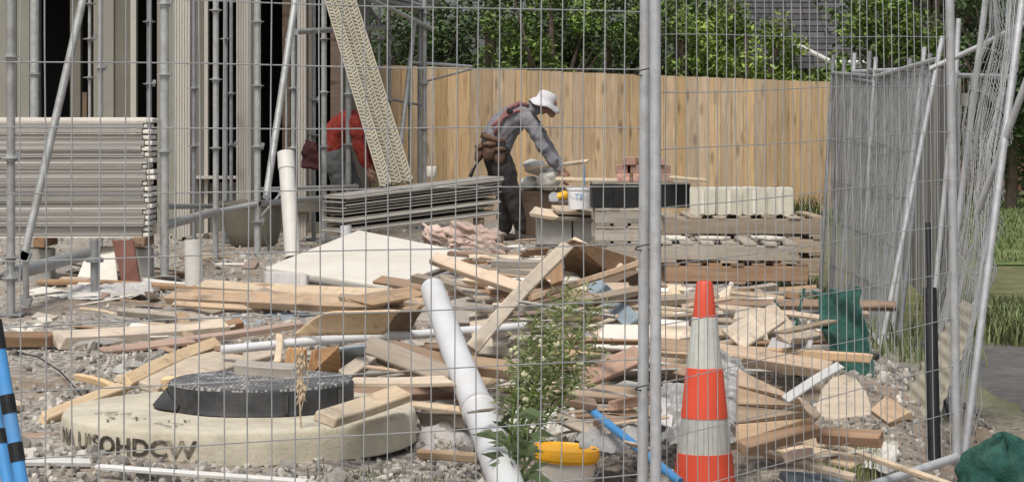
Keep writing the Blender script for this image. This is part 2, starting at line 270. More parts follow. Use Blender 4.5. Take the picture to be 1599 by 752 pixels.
# ------------------------------------------------------------------ mesh helpers
class MB:
    def __init__(s): s.v = []; s.f = []; s.a = []; s.cur = 0.5; s.smooth = False
    def add(s, vs, fs, a=None):
        o = len(s.v); s.v += [tuple(x) for x in vs]; s.f += [tuple(i+o for i in f) for f in fs]; s.a += [s.cur if a is None else a]*len(vs)
    def box(s, c, size, M=None, a=None, taper=None):
        c = Vector(c); h = Vector(size)/2
        vs = [Vector((x*h.x, y*h.y, z*h.z)) for z in (-1, 1) for y in (-1, 1) for x in (-1, 1)]
        if M is not None: vs = [M @ v for v in vs]
        s.add([v+c for v in vs], [(0, 2, 3, 1), (4, 5, 7, 6), (0, 1, 5, 4), (2, 6, 7, 3), (0, 4, 6, 2), (1, 3, 7, 5)], a)
    def span(s, x0, x1, y0, y1, z0, z1, a=None): s.box(((x0+x1)/2, (y0+y1)/2, (z0+z1)/2), (x1-x0, y1-y0, z1-z0), a=a)
    def tube(s, pts, r, n=10, cap=True, a=None, ry=None):
        pts = [Vector(p) for p in pts]; m = len(pts)
        rr = r if isinstance(r, (list, tuple)) else [r]*m
        ref = None; vs = []
        for i, p in enumerate(pts):
            t = (pts[min(i+1, m-1)]-pts[max(i-1, 0)]).normalized()
            if ref is None:
                ref = Vector((0, 0, 1)) if abs(t.z) < .9 else Vector((1, 0, 0))
            u = (ref - t*ref.dot(t)).normalized(); v = t.cross(u); ref = u
            k = rr[i]; ku, kv = k if isinstance(k, (tuple, list)) else (k, k)
            for j in range(n):
                q = 2*math.pi*j/n; vs.append(p + u*(ku*math.cos(q)) + v*(kv*math.sin(q)))
        fs = []
        for i in range(m-1):
            for j in range(n):
                fs.append((i*n+j, i*n+(j+1) % n, (i+1)*n+(j+1) % n, (i+1)*n+j))
        if cap: fs.append(tuple(range(n-1, -1, -1))); fs.append(tuple((m-1)*n+j for j in range(n)))
        s.add(vs, fs, a)
    def pipe(s, p0, p1, r, wall=.004, n=24):          # an open pipe with a wall
        p0 = Vector(p0); p1 = Vector(p1); t = (p1-p0).normalized(); ref = Vector((0, 0, 1)) if abs(t.z) < .9 else Vector((1, 0, 0))
        u = (ref-t*ref.dot(t)).normalized(); v = t.cross(u); vs = []
        for p, q in ((p0, r), (p1, r), (p1, r-wall), (p0, r-wall)):
            for j in range(n): a = 2*math.pi*j/n; vs.append(p+u*q*math.cos(a)+v*q*math.sin(a))
        fs = [(k*n+j, k*n+(j+1) % n, ((k+1) % 4)*n+(j+1) % n, ((k+1) % 4)*n+j) for k in range(4) for j in range(n)]
        s.add(vs, fs)
    def lathe(s, c, prof, n=32, M=None, a=None):
        vs = []; m = len(prof)
        for (r, z) in prof:
            for j in range(n):
                q = 2*math.pi*j/n; v = Vector((r*math.cos(q), r*math.sin(q), z)); vs.append((M @ v if M is not None else v)+Vector(c))
        fs = [(i*n+j, i*n+(j+1) % n, (i+1)*n+(j+1) % n, (i+1)*n+j) for i in range(m-1) for j in range(n)]
        if prof[0][0] > 1e-4: fs.append(tuple(range(n-1, -1, -1)))
        if prof[-1][0] > 1e-4: fs.append(tuple((m-1)*n+j for j in range(n)))
        s.add(vs, fs, a)
    def blob(s, c, rad, seg=12, M=None, amp=0, seed=0):
        vs = []; fs = []; rings = seg//2+1
        for i in range(rings+1):
            th = math.pi*i/rings
            for j in range(seg):
                ph = 2*math.pi*j/seg; v = Vector((math.sin(th)*math.cos(ph), math.sin(th)*math.sin(ph), math.cos(th)))
                k = 1+amp*noise.noise(v*2+Vector((seed, seed, 0)))+amp*.35*abs(noise.noise(v*5+Vector((seed, 0, 0))))
                v = Vector((v.x*rad[0]*k, v.y*rad[1]*k, v.z*rad[2]*k)); vs.append((M @ v if M is not None else v)+Vector(c))
        for i in range(rings):
            for j in range(seg): fs.append((i*seg+j, (i+1)*seg+j, (i+1)*seg+(j+1) % seg, i*seg+(j+1) % seg))
        s.add(vs, fs)
    def build(s, name, m, parent=None, smooth=None, origin=None, flip=False):
        V = np.array(s.v)
        if parent is not None: o = parent_world(parent)
        elif origin is not None: o = Vector(origin)
        else: o = Vector(((V[:, 0].min()+V[:, 0].max())/2, (V[:, 1].min()+V[:, 1].max())/2, V[:, 2].min()))
        me = bpy.data.meshes.new(name)
        me.from_pydata([tuple(Vector(v)-o) for v in s.v], [], s.f)
        at = me.attributes.new('vary', 'FLOAT', 'POINT'); at.data.foreach_set('value', s.a)
        me.materials.append(MATS[m])
        if smooth if smooth is not None else s.smooth: me.polygons.foreach_set('use_smooth', [True]*len(me.polygons))
        me.update()
        ob = bpy.data.objects.new(name, me); COL.objects.link(ob)
        if parent is not None: ob.parent = parent
        else: ob.location = o
        return ob
WORLD = {}
def parent_world(o):
    p = Vector((0, 0, 0))
    while o is not None: p = p + Vector(o.location); o = o.parent
    return p
def tag(o, label=None, cat=None, group=None, kind=None):
    if label: o['label'] = label
    if cat: o['category'] = cat
    if group: o['group'] = group
    if kind: o['kind'] = kind
    return o
def thing(name, label, cat, loc, group=None):
    o = bpy.data.objects.new(name, None); COL.objects.link(o); o.location = loc; o.empty_display_size = .1
    return tag(o, label, cat, group)
def bevel(o, w=.004, seg=1):
    m = o.modifiers.new('edge', 'BEVEL'); m.width = w; m.segments = seg; m.limit_method = 'ANGLE'; m.angle_limit = R(40); return o
def autosmooth(o, ang=40):
    o.data.polygons.foreach_set('use_smooth', [True]*len(o.data.polygons))
    bm = bmesh.new(); bm.from_mesh(o.data)
    for e in bm.edges:
        if len(e.link_faces) == 2 and e.calc_face_angle(0) > R(ang): e.smooth = False
    bm.to_mesh(o.data); bm.free(); return o

def place_bar(o, p0, p1, roll):
    """turn an object whose length runs along local X so it lies from p0 to p1"""
    x = (p1-p0).normalized(); up = Vector((0, 0, 1))
    if abs(x.z) > .95: up = Vector((0, -1, 0))
    y = up.cross(x).normalized(); z = x.cross(y)
    M = Matrix((x, y, z)).transposed().to_4x4() @ Matrix.Rotation(roll, 4, 'X')
    M.translation = (p0+p1)/2
    o.matrix_world = M; o.location = M.translation; o.rotation_euler = M.to_euler()
    return o
def plank(p0, p1, w, t, roll, m, name, label, cat, group=None, warp=.01, rough_end=True, taper=1.0, parent=None, bev=None):
    """a sawn timber from p0 to p1: w wide, t thick, a little warped, ends not quite square"""
    L = (p1-p0).length; n = 9; r = random.Random(hash((round(p0.x, 3), round(p1.y, 3), w)) & 0xffff)
    b = MB(); vs = []; a0 = r.uniform(-.25, .25)*w if rough_end else 0; a1 = r.uniform(-.25, .25)*w if rough_end else 0
    ph = r.uniform(0, 6); bow = r.uniform(-1, 1)*warp; bow2 = r.uniform(-1, 1)*warp; tw = r.uniform(-1, 1)*warp*3
    for i in range(n):
        u = i/(n-1); x0 = (u-.5)*L; k = 1+(taper-1)*u
        for (yy, zz) in ((-1, -1), (1, -1), (1, 1), (-1, 1)):
            ex = (a0*(1-u)+a1*u)*yy*(abs(u-.5)*2)**4
            y = yy*w/2*k; z = zz*t/2
            an = tw*(u-.5)*4; y, z = y*math.cos(an)-z*math.sin(an), y*math.sin(an)+z*math.cos(an)
            if i in (0, n-1) and rough_end: ex += (r.uniform(-.35, .35)*w if i else r.uniform(-.35, .35)*w)*(.9 if r.random() < .35 else .15)
            vs.append((x0+ex, y+bow*math.sin(u*math.pi)*L, z+bow2*math.sin(u*math.pi)*L))
    fs = []
    for i in range(n-1):
        for j in range(4): fs.append((i*4+j, (i+1)*4+j, (i+1)*4+(j+1) % 4, i*4+(j+1) % 4))
    fs.append((0, 1, 2, 3)); fs.append(tuple((n-1)*4+j for j in (3, 2, 1, 0)))
    b.add(vs, fs); o = b.build(name, m, origin=(0, 0, 0)); bevel(o, bev or min(.004, t*.2))
    place_bar(o, p0, p1, roll); tag(o, label, cat, group); return o

def sheet(c4, nx, ny, amp, seed, thick, name, m, label, cat, group=None, fr=3.0, parent=None, smooth=True, outline=None):
    """a thin sheet over four corners, crumpled by noise; outline(u, v) < 0 is cut away"""
    c = [Vector(p) for p in c4]; nrm = (c[1]-c[0]).cross(c[3]-c[0]).normalized(); L1 = (c[1]-c[0]).length; L2 = (c[3]-c[0]).length
    vs = []
    for j in range(ny+1):
        for i in range(nx+1):
            u, v = i/nx, j/ny; p = c[0]*(1-u)*(1-v)+c[1]*u*(1-v)+c[2]*u*v+c[3]*(1-u)*v
            q = Vector((u*L1*fr+seed*3.1, v*L2*fr, seed))
            k = noise.noise(q)+.5*noise.noise(q*2.3)+.3*abs(noise.noise(q*4.1))
            side = Vector((noise.noise(q+Vector((9, 0, 0))), noise.noise(q+Vector((0, 9, 0))), noise.noise(q+Vector((0, 0, 9)))))
            vs.append(p+nrm*k*amp+side*amp*.6)
    fs = []
    for j in range(ny):
        for i in range(nx):
            if outline and outline((i+.5)/nx, (j+.5)/ny) < 0: continue
            a = j*(nx+1)+i; fs.append((a, a+1, a+nx+2, a+nx+1))
    b = MB(); b.add(vs, fs); o = b.build(name, m, parent, smooth=smooth)
    s = o.modifiers.new('thickness', 'SOLIDIFY'); s.thickness = thick; s.offset = 0
    if parent is None: tag(o, label, cat, group)
    return o

# ------------------------------------------------------------------ ground
def make_terrain():
    ys = list(np.linspace(3, 9, 110))+list(np.linspace(9, 20, 130))[1:]+list(np.linspace(20, 40, 70))[1:]+list(np.geomspace(40, 900, 20))[1:]
    xs = list(-np.geomspace(900, 6, 16))[:-1]+list(np.linspace(-6, 5, 190))+list(np.geomspace(5, 900, 20))[1:]
    vs = [(x, y, ground_z(x, y)) for y in ys for x in xs]; W = len(xs)
    fs = [(j*W+i, j*W+i+1, (j+1)*W+i+1, (j+1)*W+i) for j in range(len(ys)-1) for i in range(W-1)]
    b = MB(); b.add(vs, fs); o = b.build('site_ground', 'ground', origin=(0, 0, 0), smooth=True); tag(o, kind='structure')
make_terrain()
def strip(name, m, x0, x1, y0, y1, dz, nx=40, ny=60, edge=None):
    vs = []; fs = []
    for j in range(ny+1):
        for i in range(nx+1):
            y = y0+(y1-y0)*j/ny; a = x0 if not edge else edge(y); x = a+(x1-a)*i/nx; vs.append((x, y, ground_z(x, y)+(dz if i or not edge else -.03)))
    for j in range(ny):
        for i in range(nx): k = j*(nx+1)+i; fs.append((k, k+1, k+nx+2, k+nx+1))
    b = MB(); b.add(vs, fs); o = b.build(name, m, origin=(0, 0, 0), smooth=True); return tag(o, kind='structure')
strip('asphalt_path', 'asphalt', 2.35, 9, 5, 14.2, .012, edge=lambda y: 2.35+.05*noise.noise(Vector((0, y*2.3, 3))))
strip('lawn', 'lawn', 3.2, 30, 20.5, 38, .012, edge=lambda y: 3.2+(y-16)*.1+.1)

def stones():
    ico = bmesh.new(); bmesh.ops.create_icosphere(ico, subdivisions=1, radius=1)
    base = [v.co.copy() for v in ico.verts]; fc = [tuple(v.index for v in f.verts) for f in ico.faces]; ico.free()
    b = MB(); r = random.Random(3)
    for k in range(15000):
        u = r.random(); Y = 1/(1/6.6*(1-u)+1/26*u) if k % 3 else r.uniform(6.8, 12)
        xm = 850/3500*Y; X = r.uniform(-xm, min(xm, 2.2))
        if noise.noise(Vector((X*.55+3, Y*.4, 1))) > .22 and r.random() < .7: continue
        s = r.uniform(.005, .015)*(1+.03*Y) * (2.2 if r.random() < .05 else 1)
        M = Euler((r.uniform(0, 6), r.uniform(0, 6), r.uniform(0, 6))).to_matrix(); sc = (r.uniform(.7, 1.3), r.uniform(.6, 1.2), r.uniform(.4, .9))
        c = Vector((X, Y, ground_z(X, Y)+s*.25))
        b.add([M @ Vector((v.x*sc[0]*s*r.uniform(.8, 1.2), v.y*sc[1]*s, v.z*sc[2]*s*r.uniform(.8, 1.2)))+c for v in base], fc, r.random())
    o = b.build('gravel', 'stone', origin=(0, 0, 0)); tag(o, 'loose grey crushed stone gravel covering the building site ground', 'gravel', kind='stuff')
stones()

def blades(name, pts, h, m, label, cat, seed, wid=.006, n=12, kind='stuff', group=None, spread=.05, lean=.5):
    b = MB(); r = random.Random(seed)
    for (x, y) in pts:
        for k in range(n):
            bx = x+r.gauss(0, spread); by = y+r.gauss(0, spread); z = ground_z(bx, by)-.01; hh = h*r.uniform(.5, 1.2); an = r.uniform(0, 6.28); ln = hh*r.uniform(.1, lean)
            dx, dy = math.cos(an), math.sin(an); pts_ = []
            for i in range(4):
                t = i/3; pts_.append(Vector((bx+dx*ln*t*t, by+dy*ln*t*t, z+hh*t*(1-.2*t))))
            ww = wid*r.uniform(.7, 1.3); sx, sy = -dy, dx
            if abs(sx) < .3: sx = .5
            vs = []
            for i, p in enumerate(pts_): q = ww*(1-i/3*.85); vs += [p+Vector((sx*q, sy*q, 0)), p-Vector((sx*q, sy*q, 0))]
            b.add(vs, [(0, 1, 3, 2), (2, 3, 5, 4), (4, 5, 7, 6)], r.random())
    o = b.build(name, m, origin=(0, 0, 0)) if kind == 'stuff' else b.build(name, m)
    tag(o, label, cat, group, kind if kind == 'stuff' else None); return o
r0 = random.Random(5)
blades('lawn_grass', [(r0.uniform(3.9, 8.6), r0.uniform(20.8, 36)) for _ in range(3400)], .09, 'grass', 'short mown bright green lawn beyond the leaning fence panels', 'grass', 1, n=6, wid=.009, spread=.1)
blades('tall_grass', [(x_, y_) for x_, y_ in ((r0.uniform(3.05, 4.6), r0.uniform(14.0, 16.6)) for _ in range(700)) if x_ > .212*y_+.08*noise.noise(Vector((y_*3, 0, 0)))], .2, 'grass', 'tall rough green grass growing beside the asphalt path', 'grass', 2, n=14, wid=.008, spread=.08)
blades('fence_weeds', [(r0.uniform(2.15, 2.85), r0.uniform(12.6, 18.5)) for _ in range(70)], .2, 'grass', 'yellowish green weeds along the foot of the grey fence', 'weeds', 3, n=9, wid=.007, spread=.1)
blades('fence_weeds', [(r0.uniform(-1.3, -.5), 29.3) for _ in range(26)]+[(r0.uniform(3.2, 3.9), 28.6) for _ in range(20)], .35, 'grass', 'low green weeds along the foot of the new timber fence', 'weeds', 4, n=12, wid=.014, spread=.12)
blades('small_grass', [(r0.uniform(-.75, -.15), r0.uniform(7.1, 7.5)) for _ in range(34)], .05, 'grass', 'sparse short grass in the dirt in front of the concrete ring', 'grass', 5, n=6, wid=.003, spread=.05)

# ------------------------------------------------------------------ far background
def leaf_mesh(n, rad, size, seed, shell=.55, clumps=26):
    """many small folded leaves gathered in clumps through the crown's volume"""
    r = random.Random(seed); b = MB(); cl = []
    for i in range(clumps):
        v = Vector((r.gauss(0, 1), r.gauss(0, 1), r.gauss(0, 1))).normalized()*r.uniform(shell, 1.0)
        cl.append((Vector((v.x*rad[0], v.y*rad[1], v.z*rad[2])), r.uniform(.22, .42)*min(rad), r.uniform(0, 1)))
    for k in range(n):
        c, cr_, tone = cl[k % clumps]
        v = Vector((r.gauss(0, 1), r.gauss(0, 1), r.gauss(0, 1))).normalized()*cr_*r.uniform(.55, 1.1)
        p = c+v; s = size*r.uniform(.6, 1.3)
        M = Euler((r.uniform(-.9, .9), r.uniform(-.9, .9), r.uniform(0, 6.28))).to_matrix()
        q = [Vector((-s, 0, 0)), Vector((0, -s*.42, s*.12)), Vector((s, 0, -s*.1)), Vector((0, s*.42, s*.12))]
        b.add([M @ x+p for x in q], [(0, 1, 2), (0, 2, 3)], min(1, max(0, tone*.75+r.uniform(0, .3))))
    return b
def shrub(name, x, y, z, rad, n, size, seed, m, label, cat='shrub', group=None, trunk=True, clumps=26):
    t = thing(name, label, cat, (x, y, 0), group)
    b = leaf_mesh(n, rad, size, seed, clumps=clumps); b.v = [(v[0]+x, v[1]+y, v[2]+z) for v in b.v]
    b.build('foliage', m, t)
    k = MB(); r = random.Random(seed)
    k.tube([(x, y, -.1), (x+.05, y, z*.5), (x, y, z+rad[2]*.5)], [.09, .07, .03], 8)
    for i in range(7):
        a = r.uniform(0, 6.28); e = Vector((x+math.cos(a)*rad[0]*.7, y+math.sin(a)*rad[1]*.7, z+rad[2]*r.uniform(-.2, .7)))
        k.tube([(x, y, z*.4+.1*i), (x+(e.x-x)*.5, y+(e.y-y)*.5, (z*.4+e.z)/2+.1), e], [.04, .028, .01], 6)
    k.build('trunk', 'bark', t)
    return t
shr = [ # px, Z, zc, rad, colour
 (655, 33.0, 1.8, (1.0, .8, 1.35), 'leafdark', 'dark green shrub behind the timber fence beside the scaffold end'),
 (760, 33.2, 2.0, (1.05, .8, 1.4), 'leafdark', 'dense dark shrub behind the timber fence above the bending worker'),
 (860, 32.5, 2.3, (1.0, .8, 1.3), 'leafmid', 'leafy mid green shrub behind the fence above the worker in the white hat'),
 (950, 33.0, 1.9, (.95, .8, 1.3), 'leafdark', 'dark shrub just left of the paired fence posts, behind the timber fence'),
 (1065, 32.6, 2.2, (1.05, .8, 1.3), 'leafmid', 'yellow green shrub just right of the paired fence posts, behind the timber fence'),
 (1165, 32.4, 2.0, (.9, .7, 1.0), 'leafbright', 'bright lime green shrub beside the dark tiled roof'),
 (1255, 32.8, 1.45, (.75, .7, .75), 'leafmid', 'low shrub under the sloping white edge of the dark tiled roof'),
]
for i, (px, Z, zc, rad, m, lab) in enumerate(shr):
    shrub('garden_shrub', (px-CX)/F*Z, Z, zc, rad, 5600, .048, 20+i, m, lab, group='garden shrubs behind the timber fence', clumps=40)
for i, (x, y, lab) in enumerate([(-3.2, 40, 'tall dark tree behind the house under construction'), (-.4, 41, 'tall dark tree in the gardens behind the scaffold end'), (2.2, 40.5, 'tall dark tree in the gardens behind the paired fence posts'),
        (4.9, 47, 'tall dark tree behind the dark tiled roof'), (6.7, 35.5, 'tall dark tree beyond the top of the grey fence'), (9.2, 43, 'tall dark tree over the lawn'), (12.6, 46, 'tall dark tree farthest along the lawn edge')]):
    shrub('tree', x, y, 3.2, (2.0, 1.5, 3.0), 9000, .085, 60+i, 'leafdark', lab, 'tree', 'trees in the gardens behind', clumps=60)
for i, (x, y, lab) in enumerate([(5.75, 33.8, 'upright green shrub beyond the stacked fence panels'), (7.0, 31.5, 'green shrub above the far end of the lawn'), (8.6, 37.2, 'very dark clipped hedge at the back of the lawn')]):
    shrub('hedge_shrub', x, y, 1.35 if i == 2 else 1.9, (1.0, .8, 1.5) if i < 2 else (1.5, .9, 1.6), 6500, .055, 80+i, 'leafmid' if i == 0 else 'leafdark', lab, 'shrub', clumps=60)

def neighbour_house():
    x0, x1, y0, y1 = 4.55, 9.4, 41, 49
    t = thing('neighbour_house', 'house with a dark tiled roof behind the timber fence', 'house', ((x0+x1)/2, (y0+y1)/2, 0))
    b = MB(); b.span(x0, x1, y0, y1, -.2, 2.25); b.build('wall', 'brickwall', t)
    b = MB(); r = random.Random(2)                      # rows of tiles rising to the ridge
    rows = 22; sl = Vector((0, 3.9, 2.6)).normalized(); nrm = Vector((0, -sl.z, sl.y))
    for k in range(rows):
        for c in range(18):
            p = Vector((x0-.3+(c+.5)*.31, y0-.35, 2.2))+sl*(k*.215+.1)
            M = Matrix((Vector((1, 0, 0)), sl, nrm)).transposed() @ Matrix.Rotation(R(-6), 3, 'X')
            b.box(p+nrm*.03, (.30, .25, .025), M, a=r.random())
    b.build('roof', 'roof', t)
    b = MB(); b.box((x0+2.4, y0+1.7, 3.45), (5.4, .05, .02), Matrix.Rotation(R(0), 3, 'X'))
    bb = MB(); bb.add([(x0-.3, y0-.3, 2.15), (x1+.3, y0-.3, 2.15), (x1+.3, y1+.3, 2.15), (x0-.3, y1+.3, 2.15), (x0-.3, (y0+y1)/2, 4.95), (x1+.3, (y0+y1)/2, 4.95)],
        [(0, 1, 5, 4), (2, 3, 4, 5), (0, 4, 3), (1, 2, 5), (0, 3, 2, 1)]); bb.build('roof_frame', 'darkwood', t)
    g = MB(); g.tube([P(1196, 46, 40.3), P(1300, 98, 40.1)], .045, 8); g.build('gutter', 'white', t)
    g = MB(); g.tube([P(1300, 98, 40.1), P(1700, 100, 40.1)], .045, 8); g.build('gutter', 'white', t)
neighbour_house()

# ------------------------------------------------------------------ boundary fences
def timber_fence():
    Y = 29.9; x0, x1 = -3.6, 4.25
    t = thing('timber_fence', 'new tan timber paling fence closing off the back of the site', 'fence', (0, Y, 0))
    b = MB(); r = random.Random(11); x = x0; k = 0
    while x < x1-.05:
        top = 1.15-((105+max(0, (x-x0-2.6))*0+ (CX+x/Y*F-690)*.0383)-HY)/F*Y
        w_ = .143; yy = Y+(0 if k % 2 else .012)
        b.span(x, x+w_+.006, yy, yy+.018, -.1, top+r.uniform(-.003, .003), a=r.random()); x += .152; k += 1
    b.build('palings', 'fence_new', t)
    for z in (.35, 1.55):
        q = MB(); q.span(x0, x1, Y+.045, Y+.09, z-.045, z+.045); q.build('rail', 'brown', t)
    x = x0
    while x < x1:
        q = MB(); q.span(x, x+.1, Y+.095, Y+.195, -.2, 1.7); q.build('post', 'brown', t); x += 2.4
timber_fence()
def side_fence():
    A = Vector((4.22, 29.6, 0)); B = Vector((3.14, 15.8, 0)); d_ = (B-A); L = d_.length; d_.normalize(); n_ = Vector((-d_.y, d_.x, 0))
    t = thing('side_fence', 'weathered grey timber paling fence running towards the camera behind the stacked panels', 'fence', (A+B)/2)
    b = MB(); r = random.Random(12); s = 0; M = Matrix((d_, n_, Vector((0, 0, 1)))).transposed()
    while s < L:
        c = A+d_*(s+.07); top = 1.83-.28*(s/L)+r.uniform(-.03, .03); z0 = ground_z(c.x, c.y)-.05
        b.box(Vector((c.x, c.y, (top+z0)/2))+n_*(.009*(int(s/.15) % 2)), (.143, .017, top-z0), M @ Matrix.Rotation(r.uniform(-.012, .012), 3, 'Y'), a=r.random()); s += .15
    b.build('palings', 'fence_old', t)
    for z in (.3, 1.35):
        q = MB(); c = (A+B)/2+n_*.05; q.box((c.x, c.y, z), (L, .045, .09), M); q.build('rail', 'greywood', t)
    for k in range(6):
        c = A+d_*(k*2.2+.3)+n_*.13; q = MB(); q.box((c.x, c.y, .6), (.1, .1, 1.9), M); q.build('post', 'greywood', t)
side_fence()

# ------------------------------------------------------------------ house under construction (left)
def site_house():
    Z = 24.5; X = lambda px: (px-CX)/F*Z
    zt = 3.3; t = thing('house_under_construction', 'cream and grey house under construction with black unglazed openings behind the scaffold', 'house', (X(260), Z+2, 0))
    def wallstrip(a, c, m, y=0.0, z0=-.1, z1=zt, th=.12, name='wall_panel'):
        b = MB(); b.span(X(a), X(c), Z+y, Z+y+th, z0, z1); o = b.build(name, m, t); return o
    wallstrip(-260, -24, 'taupe')
    for a, c, m, y in [(-22, 10, 'taupelight', 0), (10.5, 25, 'taupe', .01), (25.5, 45, 'taupelight', .02), (45.5, 60, 'galvdark', .03),
            (108, 124, 'taupe', .05), (146, 160, 'taupelight', 0), (160.5, 178, 'taupelight', -.03), (178.5, 204, 'taupe', 0), (204.5, 213, 'cream', -.03), (245, 272, 'taupelight', .01), (272.5, 297.5, 'taupe', .05),
            (298, 319, 'taupe', 0), (319.5, 325, 'cream', -.03), (392.5, 400, 'taupe', .02), (440, 452, 'darkwood', .05), (481, 487, 'taupe', .05), (516, 533, 'darkwood', 0)]:
        wallstrip(a, c, m, y)
    for a, c in ((60, 108), (124, 146), (213, 245), (325, 392), (400, 440), (452, 516)):      # sills close the foot of each opening
        wallstrip(a, c, 'taupe', .02, -.1, .12 if a != 325 else .55, name='sill_wall')
    q = MB(); q.span(X(305), X(378), Z-.16, Z-.01, .60, .63); q.build('window_sill', 'cream', t)
    # closed room behind the openings
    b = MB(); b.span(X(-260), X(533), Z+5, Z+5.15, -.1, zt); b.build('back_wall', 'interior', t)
    b = MB(); b.span(X(533)-.12, X(533), Z+.13, Z+4.99, -.1, zt); b.build('side_wall', 'taupe', t)
    b = MB(); b.span(X(-260), X(533), Z-.35, Z+5.15, zt+.003, zt+.2); b.build('roof', 'darkwood', t)
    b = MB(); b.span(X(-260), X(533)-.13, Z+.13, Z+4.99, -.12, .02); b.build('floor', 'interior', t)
    for px in (85, 230, 350, 418):                                   # studs inside
        b = MB(); b.span(X(px)-.03, X(px)+.03, Z+2.2, Z+2.3, .03, zt-.01); b.build('stud', 'darkwood', t)
    b = MB(); b.span(X(106), X(122), Z+.5, Z+.55, .8, 1.55); b.build('lining_board', 'brown', t)
    # cream columns standing proud of the wall, with vertical ribs
    for a, c in ((272, 297), (369, 392), (465, 478)):
        y = Z-1.6; s = (Z-1.6)/Z
        b = MB(); xa, xc = (a-CX)/F*y, (c-CX)/F*y; n = 6 if c-a > 15 else 3; w_ = (xc-xa)/n
        for k in range(n): b.span(xa+k*w_+.004, xa+(k+1)*w_-.004, y-.012, y+.02, .05, zt)
        b.span(xa, xc, y, y+.15, .05, zt); b.build('column', 'cream', t)
    b = MB(); b.span((375-CX)/F*22.9, (500-CX)/F*22.9, 22.8, 22.86, .3, .42); b.build('base_board', 'taupe', t)
site_house()

